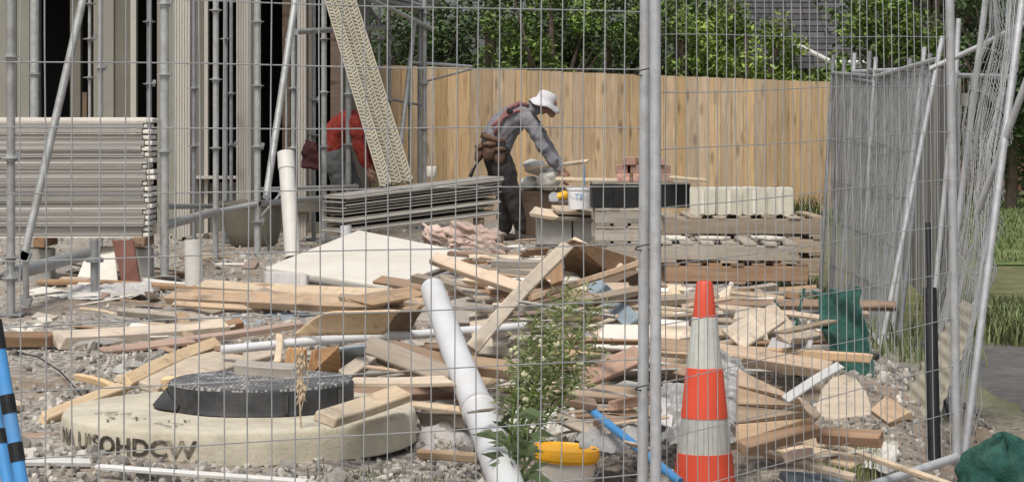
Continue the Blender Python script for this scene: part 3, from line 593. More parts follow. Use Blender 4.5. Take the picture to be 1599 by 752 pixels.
# ------------------------------------------------------------------ scaffold
def scaffold():
    t = thing('scaffold', 'galvanised tube scaffold along the front of the house under construction', 'scaffold', (-2.4, 19, 0))
    def std(px, y0, y1, Z, ros=(), r=.026, m='scaf', foot=True):
        a, c = P(px, y0, Z), P(px, y1, Z); b = MB(); b.tube([a, c], r, 12); s = b.build('standard', m, t, smooth=True); autosmooth(s)
        for y in ros:
            q = MB(); p = P(px, y, Z); q.lathe(p-Vector((0, 0, .012)), [(r, -.02), (r+.006, -.018), (r+.006, 0), (.058, .002), (.058, .010), (r+.005, .012), (r+.005, .022), (r, .024)], 16)
            q.build('collar', m, s)
            if rng.random() < .25:
                q = MB(); q.box(p+Vector((.045, -.02, .0)), (.03, .015, .06), Matrix.Rotation(.3, 3, 'Y')); q.build('wedge', 'galvdark', s)
        if foot and y1 > 360:
            q = MB(); q.box(c+Vector((0, 0, .006)), (.16, .16, .01)); q.build('base_plate', 'galvdark', s)
        return s
    std(17, -60, 492, 13.9, (87, 245, 400, 432), .027)
    std(54, -60, 395, 20.4, (115,), .04)
    std(140, -60, 400, 20, (5, 60, 120), .014, foot=False)
    std(157, -60, 395, 20.4, (105,), .024)
    std(233, -60, 398, 20.2, (33, 130), .024, 'galvdark')
    std(257, -60, 440, 16.8, (5, 115, 235), .032)
    std(303, -60, 382, 22, (137, 227), .02, 'galvdark')
    std(337, -60, 406, 19.6, (15, 123, 230), .026)
    std(352, -60, 378, 22.2, (60,), .022, 'galvdark')
    std(361, -60, 376, 22.7, (145, 225), .018, 'galvdark')
    std(402, -60, 402, 20.0, (33, 133, 228, 345), .03)
    std(447, 60, 280, 22.4, (), .011, foot=False)
    std(458, -60, 383, 22.0, (137, 230), .024)
    std(490, -60, 374, 23.1, (155, 210), .022, 'galvdark')
    std(506, -60, 376, 22.8, (60, 143, 228), .028)
    std(534, -60, 366, 24.2, (), .014)
    std(544, 80, 368, 23.8, (146, 225), .03)
    std(592, -60, 360, 25.0, (60,), .014)
    std(608, -60, 358, 25.2, (5, 45, 88, 155), .02)
    std(640, 90, 356, 25.8, (162,), .02)
    std(655, -60, 357, 25.5, (42, 100), .022)
    std(662.5, -60, 360, 25.1, (20, 40, 130, 200), .028)
    def bar(name, a, c, r=.024, m='scaf', ends=True):
        b = MB(); b.tube([a, c], r, 12); o = b.build(name, m, t, smooth=True); autosmooth(o)
        if ends:
            for p in (a, c):
                q = MB(); q.box(p, (.06, .05, .055), Matrix.Rotation(.4, 3, 'Y')); q.build('coupler', 'galvdark', o)
    # base jack under the board stack
    b = MB(); b.tube([P(148, 375, 15.3), P(148, 465, 15.3)], .03, 12); j = b.build('base_jack', 'galvdark', t, smooth=True); autosmooth(j)
    q = MB(); q.lathe(P(148, 405, 15.3), [(.03, -.02), (.06, -.018), (.06, .012), (.03, .02)], 14); q.build('collar', 'galvdark', j)
    q = MB(); q.box(P(148, 465, 15.3), (.16, .16, .012)); q.build('base_plate', 'galvdark', j)
    bar('brace', P(134, -20, 14.2), P(38, 398, 13.8), .026)
    bar('brace', P(40, 400, 13.8), P(41, 470, 13.9), .02)
    bar('ledger', P(17, 428, 13.9), P(148, 393, 15.9), .045)
    bar('ledger', P(465-208, 352, 16.8), P(337, 330, 19.6), .038)
    bar('ledger', P(337, 330, 19.6), P(402, 318, 20.0), .024)
    bar('ledger', P(402, 318, 20.0), P(506, 309, 22.8), .028)
    bar('ledger', P(257, 322, 16.9), P(337, 322, 22.0), .022, 'galvdark')
    bar('ledger', P(402, 345, 20.0), P(440, 300, 22.0), .013)
    bar('ledger', P(402, 296, 20.1), P(555, 291, 23.8), .02)
    bar('brace', P(464, -20, 20.6), P(416, 306, 19.9), .032)
    bar('brace', P(404, 350, 20), P(424, 396, 20.2), .01, 'galvdark', False)
    bar('ledger', P(462, 50, 21.8), P(606, 42, 24.6), .028)
    bar('ledger', P(556, -12, 22.6), P(674, 45, 25.2), .022)
    bar('ledger', P(585, -12, 24.6), P(668, 12, 25.2), .022, 'galvdark')
    bar('brace', P(648, 30, 25.0), P(626, 222, 24.6), .026)
    bar('brace', P(663, 128, 25.2), P(736, 108, 26.5), .012, 'galvdark', False)
    bar('ledger', P(640, 97, 25.2), P(736, 104, 27), .016, 'galv', False)
    bar('ledger', P(608, 155, 25.2), P(662, 165, 25.4), .014, 'galvdark')
    bar('brace', P(575, 10, 24.4), P(612, 60, 24.9), .016, 'galvdark')
    # timber planks of the platform
    for k in range(3):
        p0, p1 = P(520+k*10, -14-k*6, 22.8+k*.5), P(660+k*6, 16-k*6, 25.3+k*.4)
        b = MB(); M = Matrix.Identity(3); dd = (p1-p0).normalized(); yy = Vector((0, 0, 1)).cross(dd).normalized(); M = Matrix((dd, yy, dd.cross(yy))).transposed()
        b.box((p0+p1)/2, ((p1-p0).length, .2, .035), M); b.build('platform_board', 'galvdark', t)
scaffold()

# ------------------------------------------------------------------ stacks of boards
def long_board(c, size, rotz, m, label, group, lip=True, endcap=None, tilt=0):
    t = thing('cladding_board', label, 'board', c, group); t.rotation_euler = (0, tilt, rotz)
    L_, W_, H_ = size
    b = MB(); b.span(-L_/2, L_/2, -W_/2, W_/2, .012, H_-.002); o = MBlocal(b, 'panel', m, t); bevel(o, .002)
    if lip:
        b = MB(); b.span(-L_/2, L_/2, -W_/2-.005, W_/2+.005, 0, .009); MBlocal(b, 'edge_lip', 'boardpale' if lip == 2 else 'board', t)
    if endcap:
        b = MB(); e = endcap; b.span(L_/2+.001, L_/2+e, -W_/2+.01, W_/2-.03, .004, H_-.006); q = MBlocal(b, 'end_tongue', 'boardpale', t); bevel(q, .008, 2)
    return t
def MBlocal(b, name, m, parent):
    me = bpy.data.meshes.new(name); me.from_pydata(b.v, [], b.f); at = me.attributes.new('vary', 'FLOAT', 'POINT'); at.data.foreach_set('value', b.a)
    me.materials.append(MATS[m]); o = bpy.data.objects.new(name, me); COL.objects.link(o); o.parent = parent; return o
r1 = random.Random(21); Zs = 16.7; n_l = 21
ztop = EYE-(183-HY)/F*Zs; zbot = EYE-(371-HY)/F*Zs; hh = (ztop-zbot)/n_l
for k in range(n_l):
    z = zbot+k*hh; end = (226-CX)/F*Zs+r1.uniform(-.03, .02); L_ = 2.4
    edge = k in (0, n_l-1)
    if k == n_l-1: end += .04
    lab = 'long grey cladding board in the tall stack behind the sloping scaffold brace'; 
    if k == 0: lab = 'bottom cladding board with a cream edge under the tall stack'
    if k == n_l-1: lab = 'top cladding board with a cream edge on the tall stack'
    long_board(Vector((end-L_/2, Zs+.18+r1.uniform(-.008, .008), z)), (L_, .36, hh), r1.uniform(-.004, .004), 'boardpale' if k == n_l-1 else 'board', lab, None if edge else 'cladding boards in the tall stack', lip=2 if edge or k in (5, 13) else True, endcap=r1.uniform(.025, .07))
# bearers under the stack
for px, lab in ((60, 'timber bearer under the stack near the scaffold post'), (215, 'timber bearer under the jagged end of the stack')):
    plank(P(px, 379, 16.6), P(px, 379, 16.6)+Vector((0, .5, 0)), .09, .07, 0, 'brown', 'timber_bearer', lab, 'timber')
    x = (px-CX)/F*16.8
    b = MB(); b.span(x-.1, x+.1, 16.75, 16.95, ground_z(x, 16.8)-.02, zbot-.085); o = b.build('support_block', 'blockgrey'); bevel(o, .01); tag(o, 'concrete support block under the bearer %s' % ('nearer the scaffold post' if px == 60 else 'at the jagged end of the stack'), 'block')
# grey board stack near the bent worker
A = P(522, 304, 20.3); B = P(766, 275, 21.2); d_ = B-A; Lb = d_.length; rz = math.atan2(d_.y, d_.x); tl = -math.asin(d_.z/Lb)
for k in range(12):
    z_off = -.0275*(k+1)-(.012 if k > 6 else 0)-(.02 if k > 9 else 0)
    c = (A+B)/2+Vector((r1.uniform(-.03, .03), r1.uniform(-.006, .006), z_off))
    lab = 'long grey board in the low stack behind the white sheets' if k else 'top grey board with a bright edge on the low stack beside the bent worker'
    t = long_board(c, (Lb+r1.uniform(-.08, .06), .36, .0275), rz+r1.uniform(-.004, .004)+(.02 if k > 6 else 0), 'boarddark' if k % 4 else 'board', lab, 'grey boards in the low stack' if k else None, lip=2 if k in (0, 7, 10) else False, tilt=tl+r1.uniform(-.002, .002)+(.01 if k > 9 else 0))
for s_, lab in ((.12, 'near'), (.6, 'middle'), (.92, 'far')):
    c = A.lerp(B, s_); b = MB(); b.span(c.x-.05, c.x+.05, c.y-.16, c.y+.16, -.05, c.z-.385); o = b.build('timber_bearer', 'darkwood'); tag(o, 'dark timber bearer under the %s part of the low grey board stack' % lab, 'timber')

# leaning ribbed boards
def ribbed(p0, p1, w_, lab):
    L_ = (p1-p0).length; b = MB(); b.span(-L_/2, L_/2, -w_/2, w_/2, -.01, .01)
    n = int(L_/.045)
    for k in range(n):
        x = -L_/2+.03+k*.045
        for s_ in (-1, 1):
            b.box((x+(0 if s_ > 0 else .016), s_*w_*.24, .017), (.017, w_*.40, .008), Matrix.Rotation(.7*s_, 3, 'Z'))
    for s_ in (-1, 0, 1): b.span(-L_/2, L_/2, s_*w_*.47-.006, s_*w_*.47+.006, .01, .03)
    o = b.build('ribbed_board', 'ribbed', origin=(0, 0, 0)); place_bar(o, p0, p1, 0)
    tag(o, lab, 'board', 'ribbed boards leaning on the scaffold'); return o
for k, (xa, xb, lab) in enumerate(((516, 604, 'leftmost of the three pale ribbed boards leaning on the scaffold'), (532, 621, 'middle one of the three pale ribbed boards leaning on the scaffold'), (547, 638, 'rightmost of the three pale ribbed boards leaning on the scaffold'))):
    top = P(xa-12, -40, 22.6); bot = P(xb, 290+k*-2, 20.9+k*.25)
    o = ribbed(top, bot, .105, lab)
    x = (bot-top).normalized(); y = Vector((0, 1, 0)); nrm = (Vector((0, -1, 0))-x*Vector((0, -1, 0)).dot(x)).normalized(); yy = nrm.cross(x)
    M = Matrix((x, yy, nrm)).transposed().to_4x4(); M.translation = (top+bot)/2+nrm*.01*k; o.rotation_euler = M.to_euler(); o.location = M.translation

# white plasterboard sheets
Lc, Bc, Rc = P(415, 417, 15.9), P(560, 359, 18.2), P(745, 396, 16.4); Fc = P(606, 447, 15.1)
nn = (Fc-Lc).cross(Bc-Lc).normalized()
labs = ['top white plasterboard sheet of the tilted pile', 'second sheet from the top of the tilted plasterboard pile', 'third sheet from the top of the tilted plasterboard pile', 'fourth sheet from the top of the tilted plasterboard pile', 'bottom sheet of the tilted plasterboard pile']
for k in range(5):
    j = r1.uniform(-.02, .02); off = -nn*(.026*k)+Vector((j, r1.uniform(-.03, .02), 0)) if k else Vector((0, 0, 0))
    u = (Rc-Bc); b = MB(); sh = -.03*(k % 2)
    vs = [Lc+off-u*sh, Fc+off+u*sh*.5, Rc+off+u*sh*.5, Bc+off]
    top = [v for v in vs]; bot = [v-nn*.022 for v in vs]
    b.add(top+bot, [(0, 1, 2, 3), (7, 6, 5, 4), (0, 4, 5, 1), (1, 5, 6, 2), (2, 6, 7, 3), (3, 7, 4, 0)])
    o = b.build('plasterboard_sheet', 'plaster' if k == 0 else ('foamgrey', 'board')[k % 2]); bevel(o, .003); tag(o, labs[k], 'sheet', 'plasterboard sheets in the tilted pile')
sheet([P(415, 424, 15.75), P(478, 428, 15.4), P(478, 460, 15.3), P(415, 452, 15.7)], 12, 8, .006, 4, .05, 'foam_block', 'foamgrey', 'pinkish grey foam slab against the low corner of the plasterboard pile', 'foam slab')

# ------------------------------------------------------------------ pipes and tub
def std_pipe(a, c, r, m, name, lab, wall=.004, socket=False):
    b = MB(); b.pipe(a, c, r, wall)
    if socket:
        dd = (c-a).normalized(); b.pipe(a-dd*.0, a+dd*.14, r+.006, .005)
    o = b.build(name, m); autosmooth(o); tag(o, lab, 'pipe'); return o
std_pipe(P(446, 238, 17.9), P(457, 402, 17.6), .062, 'pvccream', 'plastic_pipe', 'tall cream plastic pipe standing upright between the scaffold and the white sheets', socket=True)
std_pipe(P(302, 374, 15.6), P(303, 455, 15.6), .062, 'pvccream', 'plastic_pipe', 'short upright cream plastic pipe at the end of the long pine board')
std_pipe(P(540, 352, 19.2), P(541, 385, 19.2), .048, 'pvc', 'plastic_pipe', 'short grey pipe stub sticking up behind the white sheets')
def big_pipe():
    a, c = P(676, 452, 9.7), P(764, 680, 7.95); e = P(818, 840, 7.35)
    b = MB(); pts = [a, a.lerp(c, .5)+Vector((-.008, 0, 0)), c, e]; b.tube(pts, [.053, .055, .061, .064], 28, cap=False); 
    b.tube([p+(c-a).normalized()*.001 for p in pts], [.048, .050, .056, .059], 28, cap=False)
    o = b.build('drain_pipe', 'pvc', smooth=True); tag(o, 'large white plastic drain pipe leaning down through the middle of the rubble', 'pipe')
    s_ = a+(a-c).normalized()*.001
    b = MB(); b.tube([a, a+(a-c).normalized()*.006, a+(a-c).normalized()*.02], [.053, .050, .028], 24); k = b.build('end_cap', 'pvc', o); k.parent = o; autosmooth(k, 60)
    for f_ in (.86,):
        p = a.lerp(c, f_); b = MB(); dd = (c-a).normalized(); b.tube([p-dd*.02, p+dd*.02], [.067, .067], 24); b.build('coupling', 'pvc', o, smooth=True)
big_pipe()
b = MB(); b.tube([P(345, 546, 9.9), P(500, 531, 10.05), P(660, 521, 10.2), P(822, 509, 10.4)], .0205, 14); o = b.build('conduit_pipe', 'pvc', smooth=True); autosmooth(o); tag(o, 'thin white conduit pipe lying across the rubble under the large drain pipe', 'pipe')
b = MB(); b.tube([P(918, 636, 8.9), P(985, 690, 8.35), P(1062, 752, 8.1)], .0165, 12); o = b.build('water_pipe', 'bluepipe', smooth=True); autosmooth(o); tag(o, 'bright blue water pipe lying in the rubble between the bucket and the cone', 'pipe')
b = MB(); b.tube([P(1118, 518, 12.3), P(1200, 500, 12.5), P(1280, 484, 12.6)], .02, 12); o = b.build('metal_pole', 'galvdark', smooth=True); autosmooth(o); tag(o, 'grey green metal pole lying above the cone top beside the green cloth', 'pole')
def tub():
    t = thing('tub', 'dark tan plastic tub with a rounded lower corner behind the scaffold posts', 'tub', P(392, 395, 20.9))
    Z = 20.9; s = F/Z; x0, x1 = P(338, 0, Z).x, P(437, 0, Z).x; z1 = P(0, 316, Z).z; z0 = ground_z(-2.4, 21)-.01
    b = MB(); n = 12
    rings = []
    for (k, z) in ((.60, z0), (.72, z0+.03), (.85, z0+.15), (.97, z1-.04), (1.03, z1-.03), (1.03, z1), (.95, z1), (.92, z1-.04), (.62, z0+.04)):
        hw = (x1-x0)/2*k; hd = .3*k; cx = (x0+x1)/2+(.06*(1-k)); vs = []
        for q in range(24):
            a = 2*math.pi*(q+.5)/24; ca, sa = math.cos(a), math.sin(a); e = .45
            vs.append((cx+hw*math.copysign(abs(ca)**e, ca), Z+.32+hd*math.copysign(abs(sa)**e, sa), z))
        rings.append(vs)
    vs = [v for r_ in rings for v in r_]; fs = [(i*24+j, i*24+(j+1) % 24, (i+1)*24+(j+1) % 24, (i+1)*24+j) for i in range(len(rings)-1) for j in range(24)]
    fs.append(tuple(range(23, -1, -1))); fs.append(tuple((len(rings)-1)*24+j for j in range(24))); b.add(vs, fs); o = b.build('shell', 'tan', t); autosmooth(o, 35)
    for sx in (x0-.01, x1+.01):
        q = MB(); q.tube([(sx, Z+.22, z1-.06), (sx+(.05 if sx > x0 else -.05), Z+.32, z1-.08), (sx, Z+.42, z1-.06)], .009, 8); q.build('handle', 'galvdark', t)
tub()

# boards standing under the left stack
def slab(pts, thick, name, m, lab, cat, group=None, bev=.003):
    p = [Vector(x) for x in pts]; n_ = (p[1]-p[0]).cross(p[2]-p[0]).normalized(); k = len(p)
    b = MB(); b.add(p+[x-n_*thick for x in p], [tuple(range(k)), tuple(range(2*k-1, k-1, -1))]+[(i, i+k, (i+1) % k+k, (i+1) % k) for i in range(k)])
    o = b.build(name, m); bevel(o, bev); tag(o, lab, cat, group); return o
slab([P(118, 438, 16.3), P(184, 440, 16.1), P(178, 384, 16.9), P(140, 384, 17.0)], .02, 'board_offcut', 'boardpale', 'white triangular board offcut propped under the tall stack', 'board')
slab([P(190, 441, 16.0), P(218, 441, 15.9), P(207, 374, 16.4), P(174, 374, 16.5)], .03, 'board_offcut', 'rustred', 'dark red brown board propped under the tall stack beside the white offcut', 'board')

# ------------------------------------------------------------------ pallets, blocks, packs
def pallet(name, x0, x1, y0, y1, z0, h, m, lab, group, tilt=0, rz=0):
    c = Vector(((x0+x1)/2, (y0+y1)/2, z0)); t = thing(name, lab, 'pallet', c, group); t.rotation_euler = (0, tilt, rz)
    W_, D_ = x1-x0, y1-y0; bt = .02; r = random.Random(int(x0*100+z0*50))
    for k, y in enumerate((-D_/2+.045, 0, D_/2-.045)):
        b = MB(); b.span(-W_/2, W_/2, y-.045, y+.045, bt+.001, h-bt-.001); o = MBlocal(b, 'bearer', m, t); bevel(o, .003)
    n = 7; w_ = .1
    for k in range(n):
        x = -W_/2+.05+(W_-.1)*k/(n-1); b = MB(); j = r.uniform(-.012, .012); b.span(x-w_/2+.003, x+w_/2-.003, -D_/2+j, D_/2+j, h-bt, h+r.uniform(-.002, .003)); o = MBlocal(b, 'deck_board', m, t); bevel(o, .002)
    for k in range(3):
        x = -W_/2+.07+(W_-.14)*k/2; b = MB(); b.span(x-.06, x+.06, -D_/2, D_/2, 0, bt); o = MBlocal(b, 'foot_board', m, t)
    return t
g_ = 'timber pallets stacked beside the traffic cone'
gz = ground_z(1.6, 17)
pallet('pallet', 1.12, 2.17, 16.5, 17.5, gz+.0, .15, 'brown', 'brown timber pallet at the very bottom of the nearer pallet stack', None, rz=.03)
pallet('pallet', 1.10, 2.13, 16.55, 17.55, gz+.152, .15, 'greywood', 'weathered grey pallet lying on the brown pallet, with pale pavers on it', None, rz=-.03, tilt=.012)
for z, lab in ((0, 'lowest of the grey pallets under the white packs'), (.152, 'second grey pallet up under the white packs'), (.304, 'top grey pallet carrying the white packs')):
    pallet('pallet', 1.22, 2.5, 17.9, 19.0, z-.02, .15 if z < .3 else .16, 'greybrown', lab, None, rz=.01*z)
for z, lab in ((0, 'lowest pallet under the black crate'), (.152, 'second pallet up under the black crate'), (.304, 'top pallet under the black crate')):
    pallet('pallet', .72, 1.16, 19.4, 20.3, z, .15, 'greywood', lab, None)
pz = gz+.305
for (px, py, w_, m, lab, ang) in ((1055, 361, .12, 'plaster', 'pale paver lying on the grey pallet behind the right fence post', .1), (1117, 368, .10, 'plaster', 'narrow pale paver lying on the middle of the grey pallet', .9), (1201, 374, .13, 'boardpale', 'grey white paver at the open end of the grey pallet', .4)):
    c = P(px, py, 16.9); b = MB(); b.box((0, 0, .012), (w_*1.1, w_*2.2, .024)); o = b.build('paver', m, origin=(0, 0, 0)); bevel(o, .005); o.location = (c.x, 16.95, pz+.002); o.rotation_euler = (0, .012, ang); tag(o, lab, 'paver')
# white wrapped packs
for k, (a, c, lab) in enumerate(((1081, 1121, 'white wrapped pack nearest the black crate on the top grey pallet'), (1121.5, 1161.5, 'second white wrapped pack from the black crate'), (1162, 1201.5, 'third white wrapped pack from the black crate'), (1202, 1243, 'white wrapped pack at the far end of the row from the black crate'))):
    Z = 18.1; x0, x1 = (a-CX)/F*Z, (c-CX)/F*Z; b = MB(); zz = .447
    N_ = 7; vs = []; hz = .215
    bm = bmesh.new(); bmesh.ops.create_cube(bm, size=1); bmesh.ops.subdivide_edges(bm, edges=bm.edges[:], cuts=6, use_grid_fill=True)
    for v in bm.verts:
        q = v.co.copy(); kk = 1-.02*(abs(q.x*2)**6*abs(q.z*2)**6); pf = 1+.02*noise.noise(q*3+Vector((k*5, 0, 0)))
        v.co = Vector(((x0+x1)/2+q.x*(x1-x0)*kk*pf, Z+.25+q.y*.5*kk, zz+hz/2+q.z*hz*(kk)+.012*noise.noise(q*5+Vector((k*3, 1, 0)))+.01*k*0))
    me = bpy.data.meshes.new('wrapped_pack'); 
    o_ = Vector(((x0+x1)/2, Z+.25, zz)); bmesh.ops.translate(bm, verts=bm.verts, vec=-o_); bm.to_mesh(me); bm.free()
    me.materials.append(MATS['wrap']); me.polygons.foreach_set('use_smooth', [False]*len(me.polygons)); o = bpy.data.objects.new('wrapped_pack', me); COL.objects.link(o); o.location = o_; o.rotation_euler = (0, 0, -.06+r1.uniform(-.05, .05))
    tag(o, lab, 'pack', 'white wrapped packs on the pallet')
    q = MB(); q.span(-.012-(x1-x0)*0, .012, -.262, -.252, .01, .2); qq = MBlocal(q, 'strap', 'boardpale', o)
# black crate
def crate():
    Z = 19.5; x0, x1 = (925-CX)/F*Z, (1078-CX)/F*Z; z0, z1 = .458, .68; y1 = Z+.6; t = thing('black_crate', 'long black crate under the brick pile behind the fence posts', 'crate', ((x0+x1)/2, Z+.3, z0))
    b = MB(); b.span(x0, x1, Z, Z+.02, z0, z1-.02); b.build('side_panel', 'black', t)
    b = MB(); b.span(x0, x1, y1-.02, y1, z0, z1-.02); b.build('side_panel', 'black', t)
    b = MB(); b.span(x0, x0+.02, Z+.021, y1-.021, z0, z1-.02); b.span(x1-.02, x1, Z+.021, y1-.021, z0, z1-.02); b.build('end_panels', 'black', t)
    b = MB(); b.span(x0, x1, Z-.01, y1, z1-.019, z1); b.build('lid', 'greywood', t)
    for x in (x0+.15, (x0+x1)/2, x1-.15): b = MB(); b.span(x-.03, x+.03, Z-.014, Z-.002, z0, z1-.03); b.build('rib', 'black', t)
crate()
bz = .681; rb = random.Random(9); bi = 0
for row, (n, x0) in enumerate(((4, .985), (4, .97), (3, 1.04), (2, 1.08))):
    for k in range(n):
        if row and rb.random() < .1: continue
        b = MB(); b.box((0, 0, .036), (.11 if row % 2 else .115, .22, .072)); o = b.build('brick', 'brick', origin=(0, 0, 0)); bevel(o, .006, 2)
        o.location = (x0+k*.122+rb.uniform(-.01, .01), 19.75+rb.uniform(-.04, .04), bz+row*.0725); o.rotation_euler = (0, 0, rb.uniform(-.12, .12)+(.0 if row % 2 else 0))
        tag(o, 'reddish brick in the small pile on the black crate', 'brick', 'bricks piled on the black crate'); bi += 1
# timber on the crate edge
plank(P(1045, 276, 19.4), P(1105, 281, 19.4), .09, .02, .1, 'pale', 'timber_offcut', 'pale board lying between the brick pile and the white packs', 'timber')
# concrete slabs on edge
Z = 21.0
for k, (a, c, lab) in enumerate(((838, 893, 'concrete slab on edge nearest the bent worker'), (895, 934, 'middle one of the three concrete slabs on edge'), (936, 990, 'concrete slab on edge nearest the fence posts'))):
    x0, x1 = (a-CX)/F*Z, (c-CX)/F*Z; b = MB(); b.span(x0, x1, Z+.01*k, Z+.8, .055, .365); o = b.build('concrete_slab', 'blockgrey'); bevel(o, .01, 2); tag(o, lab, 'slab', 'concrete slabs under the grey boards')
b = MB(); b.span((836-CX)/F*Z, (990-CX)/F*Z, Z+.05, Z+.15, -.03, .053); o = b.build('timber_bearer', 'darkwood'); tag(o, 'dark bearer under the three concrete slabs', 'timber')
for (a, ya, c, yc, w_, lab) in ((832, 330, 870, 336, .2, 'grey board end on the slabs beside the bent worker'), (845, 336, 985, 343, .14, 'long grey board lying along the top front edge of the concrete slabs'), (865, 327, 958, 330, .16, 'peeling pale grey board on top of the concrete slabs'), (958, 328, 988, 341, .14, 'tilted pale board end on the slabs nearest the fence posts')):
    plank(P(a, ya, 20.95), P(c, yc, 20.98), w_, .035, R(18), 'greywood' if w_ < .16 else 'pale', 'grey_board', lab, 'board')
plank(P(900, 326, 20.9), P(1005, 318, 20.6), .08, .02, 0, 'pale', 'timber_batten', 'pale thin batten running from the white pail behind the fence posts', 'timber')
plank(P(822, 264, 23.1), P(918, 252, 23.0), .05, .028, .4, 'pale', 'timber_batten', 'cream batten resting on the white bags beside the worker hand', 'timber')
plank(P(868, 279, 21.6), P(1000, 281, 21.4), .09, .02, .2, 'pale', 'timber_batten', 'pale batten lying level behind the white pail', 'timber')
b = MB(); b.tube([P(912, 258, 20.9), P(913, 318, 20.9)], .006, 6); o = b.build('blue_rod', 'bluepipe'); tag(o, 'thin blue rod standing beside the white pail', 'rod')
# bags
def bag(c, rad, seed, lab, rot=(0, 0, 0), m='bag'):
    b = MB(); b.blob(c, rad, 24, Euler(rot).to_matrix(), .35, seed); o = b.build('sack', m, smooth=True); tag(o, lab, 'sack', 'white sacks by the worker'); return o
bag(P(838, 262, 23.3), (.14, .2, .075), 3, 'uppermost white sack heaped beside the bent worker', (0, .2, 0))
bag(P(856, 282, 23.15), (.13, .2, .10), 5, 'plump white sack just under the worker hand', (0, -.5, 0))
bag(P(828, 288, 23.4), (.12, .2, .085), 8, 'white sack lowest against the worker dark trousers', (0, 0, 0))
b = MB(); b.span(P(812, 0, 23.4).x, P(905, 0, 23.4).x, 23.05, 23.7, ground_z(.2, 22.4), .50); o = b.build('timber_box', 'darkwood'); bevel(o, .01); tag(o, 'dark timber box under the white sacks', 'box')
def pail(c, r_, h, m, lidm, lab, name, tilt=(0, 0, 0)):
    t = thing(name, lab, 'bucket', c); t.rotation_euler = tilt
    def loc(prof, nm, mm, n=36):
        b = MB(); b.lathe((0, 0, 0), prof, n); o = MBlocal(b, nm, mm, t); autosmooth(o, 35); return o
    loc([(r_*.86, 0), (r_*.96, h*.86), (r_*.96, h*.87)], 'body', m)
    if lidm:
        loc([(r_*.975, h*.83), (r_*1.03, h*.832), (r_*1.04, h*.86), (r_*1.06, h*.865), (r_*1.065, h*.94), (r_*1.045, h*.955), (r_*1.03, h*.985), (r_*.98, h*.99), (r_*.95, h*.97), (0, h*.97)], 'lid', lidm)
    else:
        loc([(r_*.97, h*.87), (r_*1.03, h*.88), (r_*1.03, h), (r_*.93, h), (r_*.9, h*.9), (0, h*.1)], 'rim', m)
    b = MB(); pts = [Vector((r_*1.03*math.cos(a), -.02-r_*.9*math.sin(a)*.3-r_*.0, h*.83-.10*math.sin(a)*0-h*.25*math.sin(a))) for a in np.linspace(0, math.pi, 14)]
    b.tube([Vector((p.x, -abs(math.sqrt(max(0, (r_*1.07)**2-p.x**2))), p.z)) for p in pts], .0025, 6); MBlocal(b, 'wire_handle', 'galv', t)
    return t
def text_mesh(s, size, fill=0.0):
    cu = bpy.data.curves.new('t', 'FONT'); cu.body = s; cu.size = size; cu.extrude = 0; cu.offset = fill; cu.resolution_u = 3
    ob = bpy.data.objects.new('t', cu); COL.objects.link(ob); dg = bpy.context.evaluated_depsgraph_get(); me = bpy.data.meshes.new_from_object(ob.evaluated_get(dg))
    bm = bmesh.new(); bm.from_mesh(me); bmesh.ops.triangulate(bm, faces=bm.faces[:]); bmesh.ops.subdivide_edges(bm, edges=[e for e in bm.edges if e.calc_length() > size*.25], cuts=2)
    bmesh.ops.triangulate(bm, faces=bm.faces[:]); V = [v.co.copy() for v in bm.verts]; bm.verts.index_update(); Fc_ = [tuple(v.index for v in f.verts) for f in bm.faces]; bm.free()
    bpy.data.objects.remove(ob); bpy.data.curves.remove(cu); bpy.data.meshes.remove(me); return V, Fc_
def wrap_text(s, size, rad_at, ang0, z0, m, parent, squeeze=1.0, fill=0.0, width=None):
    """letters bent round an upright cylinder; rad_at(z) gives its radius; ang 0 faces the camera"""
    V, Fs = text_mesh(s, size, fill); vs = []
    if width: squeeze = width/max(v.x for v in V)
    for v in V:
        z = z0+v.y; r_ = rad_at(z)+.0025; a = ang0+v.x*squeeze/r_; vs.append((r_*math.sin(a), -r_*math.cos(a), z))
    b = MB(); b.add(vs, Fs); return MBlocal(b, 'lettering', m, parent)
wp = pail(P(905, 326, 20.7), .115, .2, 'pailwhite', None, 'white pail with blue lettering standing on the concrete slabs', 'white_pail')
wrap_text('TB', .075, lambda z: .108, -.45, .09, 'bluepipe', wp)
yp = pail(P(876, 0, 8.5)*1, .122, .31, 'pail', 'yellowlid', 'white bucket with a bright yellow lid in front of the rubble', 'lidded_bucket', (R(2), R(3), .3))
yp.location = (P(876, 0, 8.5).x, 8.5, EYE-(697-HY)/F*8.5-.305)
def saw():
    c = P(873, 306, 21.3); t = thing('power_saw', 'small yellow power saw lying below the worker hand', 'power tool', c+Vector((0, 0, -.06)))
    b = MB(); b.blob(c, (.055, .05, .035), 14, None, .1, 1); b.blob(c+Vector((.05, 0, .01)), (.045, .05, .045), 14); b.build('motor_housing', 'sawyellow', t, smooth=True)
    b = MB(); b.lathe(c+Vector((-.05, -.04, -.01)), [(0, -.003), (.05, -.003), (.05, .003), (0, .003)], 20, Matrix.Rotation(R(90), 3, 'X')); b.build('blade', 'galv', t)
    b = MB(); b.tube([c+Vector((-.03, 0, .03)), c+Vector((-.01, 0, .07)), c+Vector((.05, 0, .07)), c+Vector((.08, 0, .02))], .013, 8); b.build('handle', 'black', t)
    b = MB(); b.box(c+Vector((0, -.01, -.048)), (.2, .11, .006)); b.build('base_plate', 'galvdark', t)
saw()

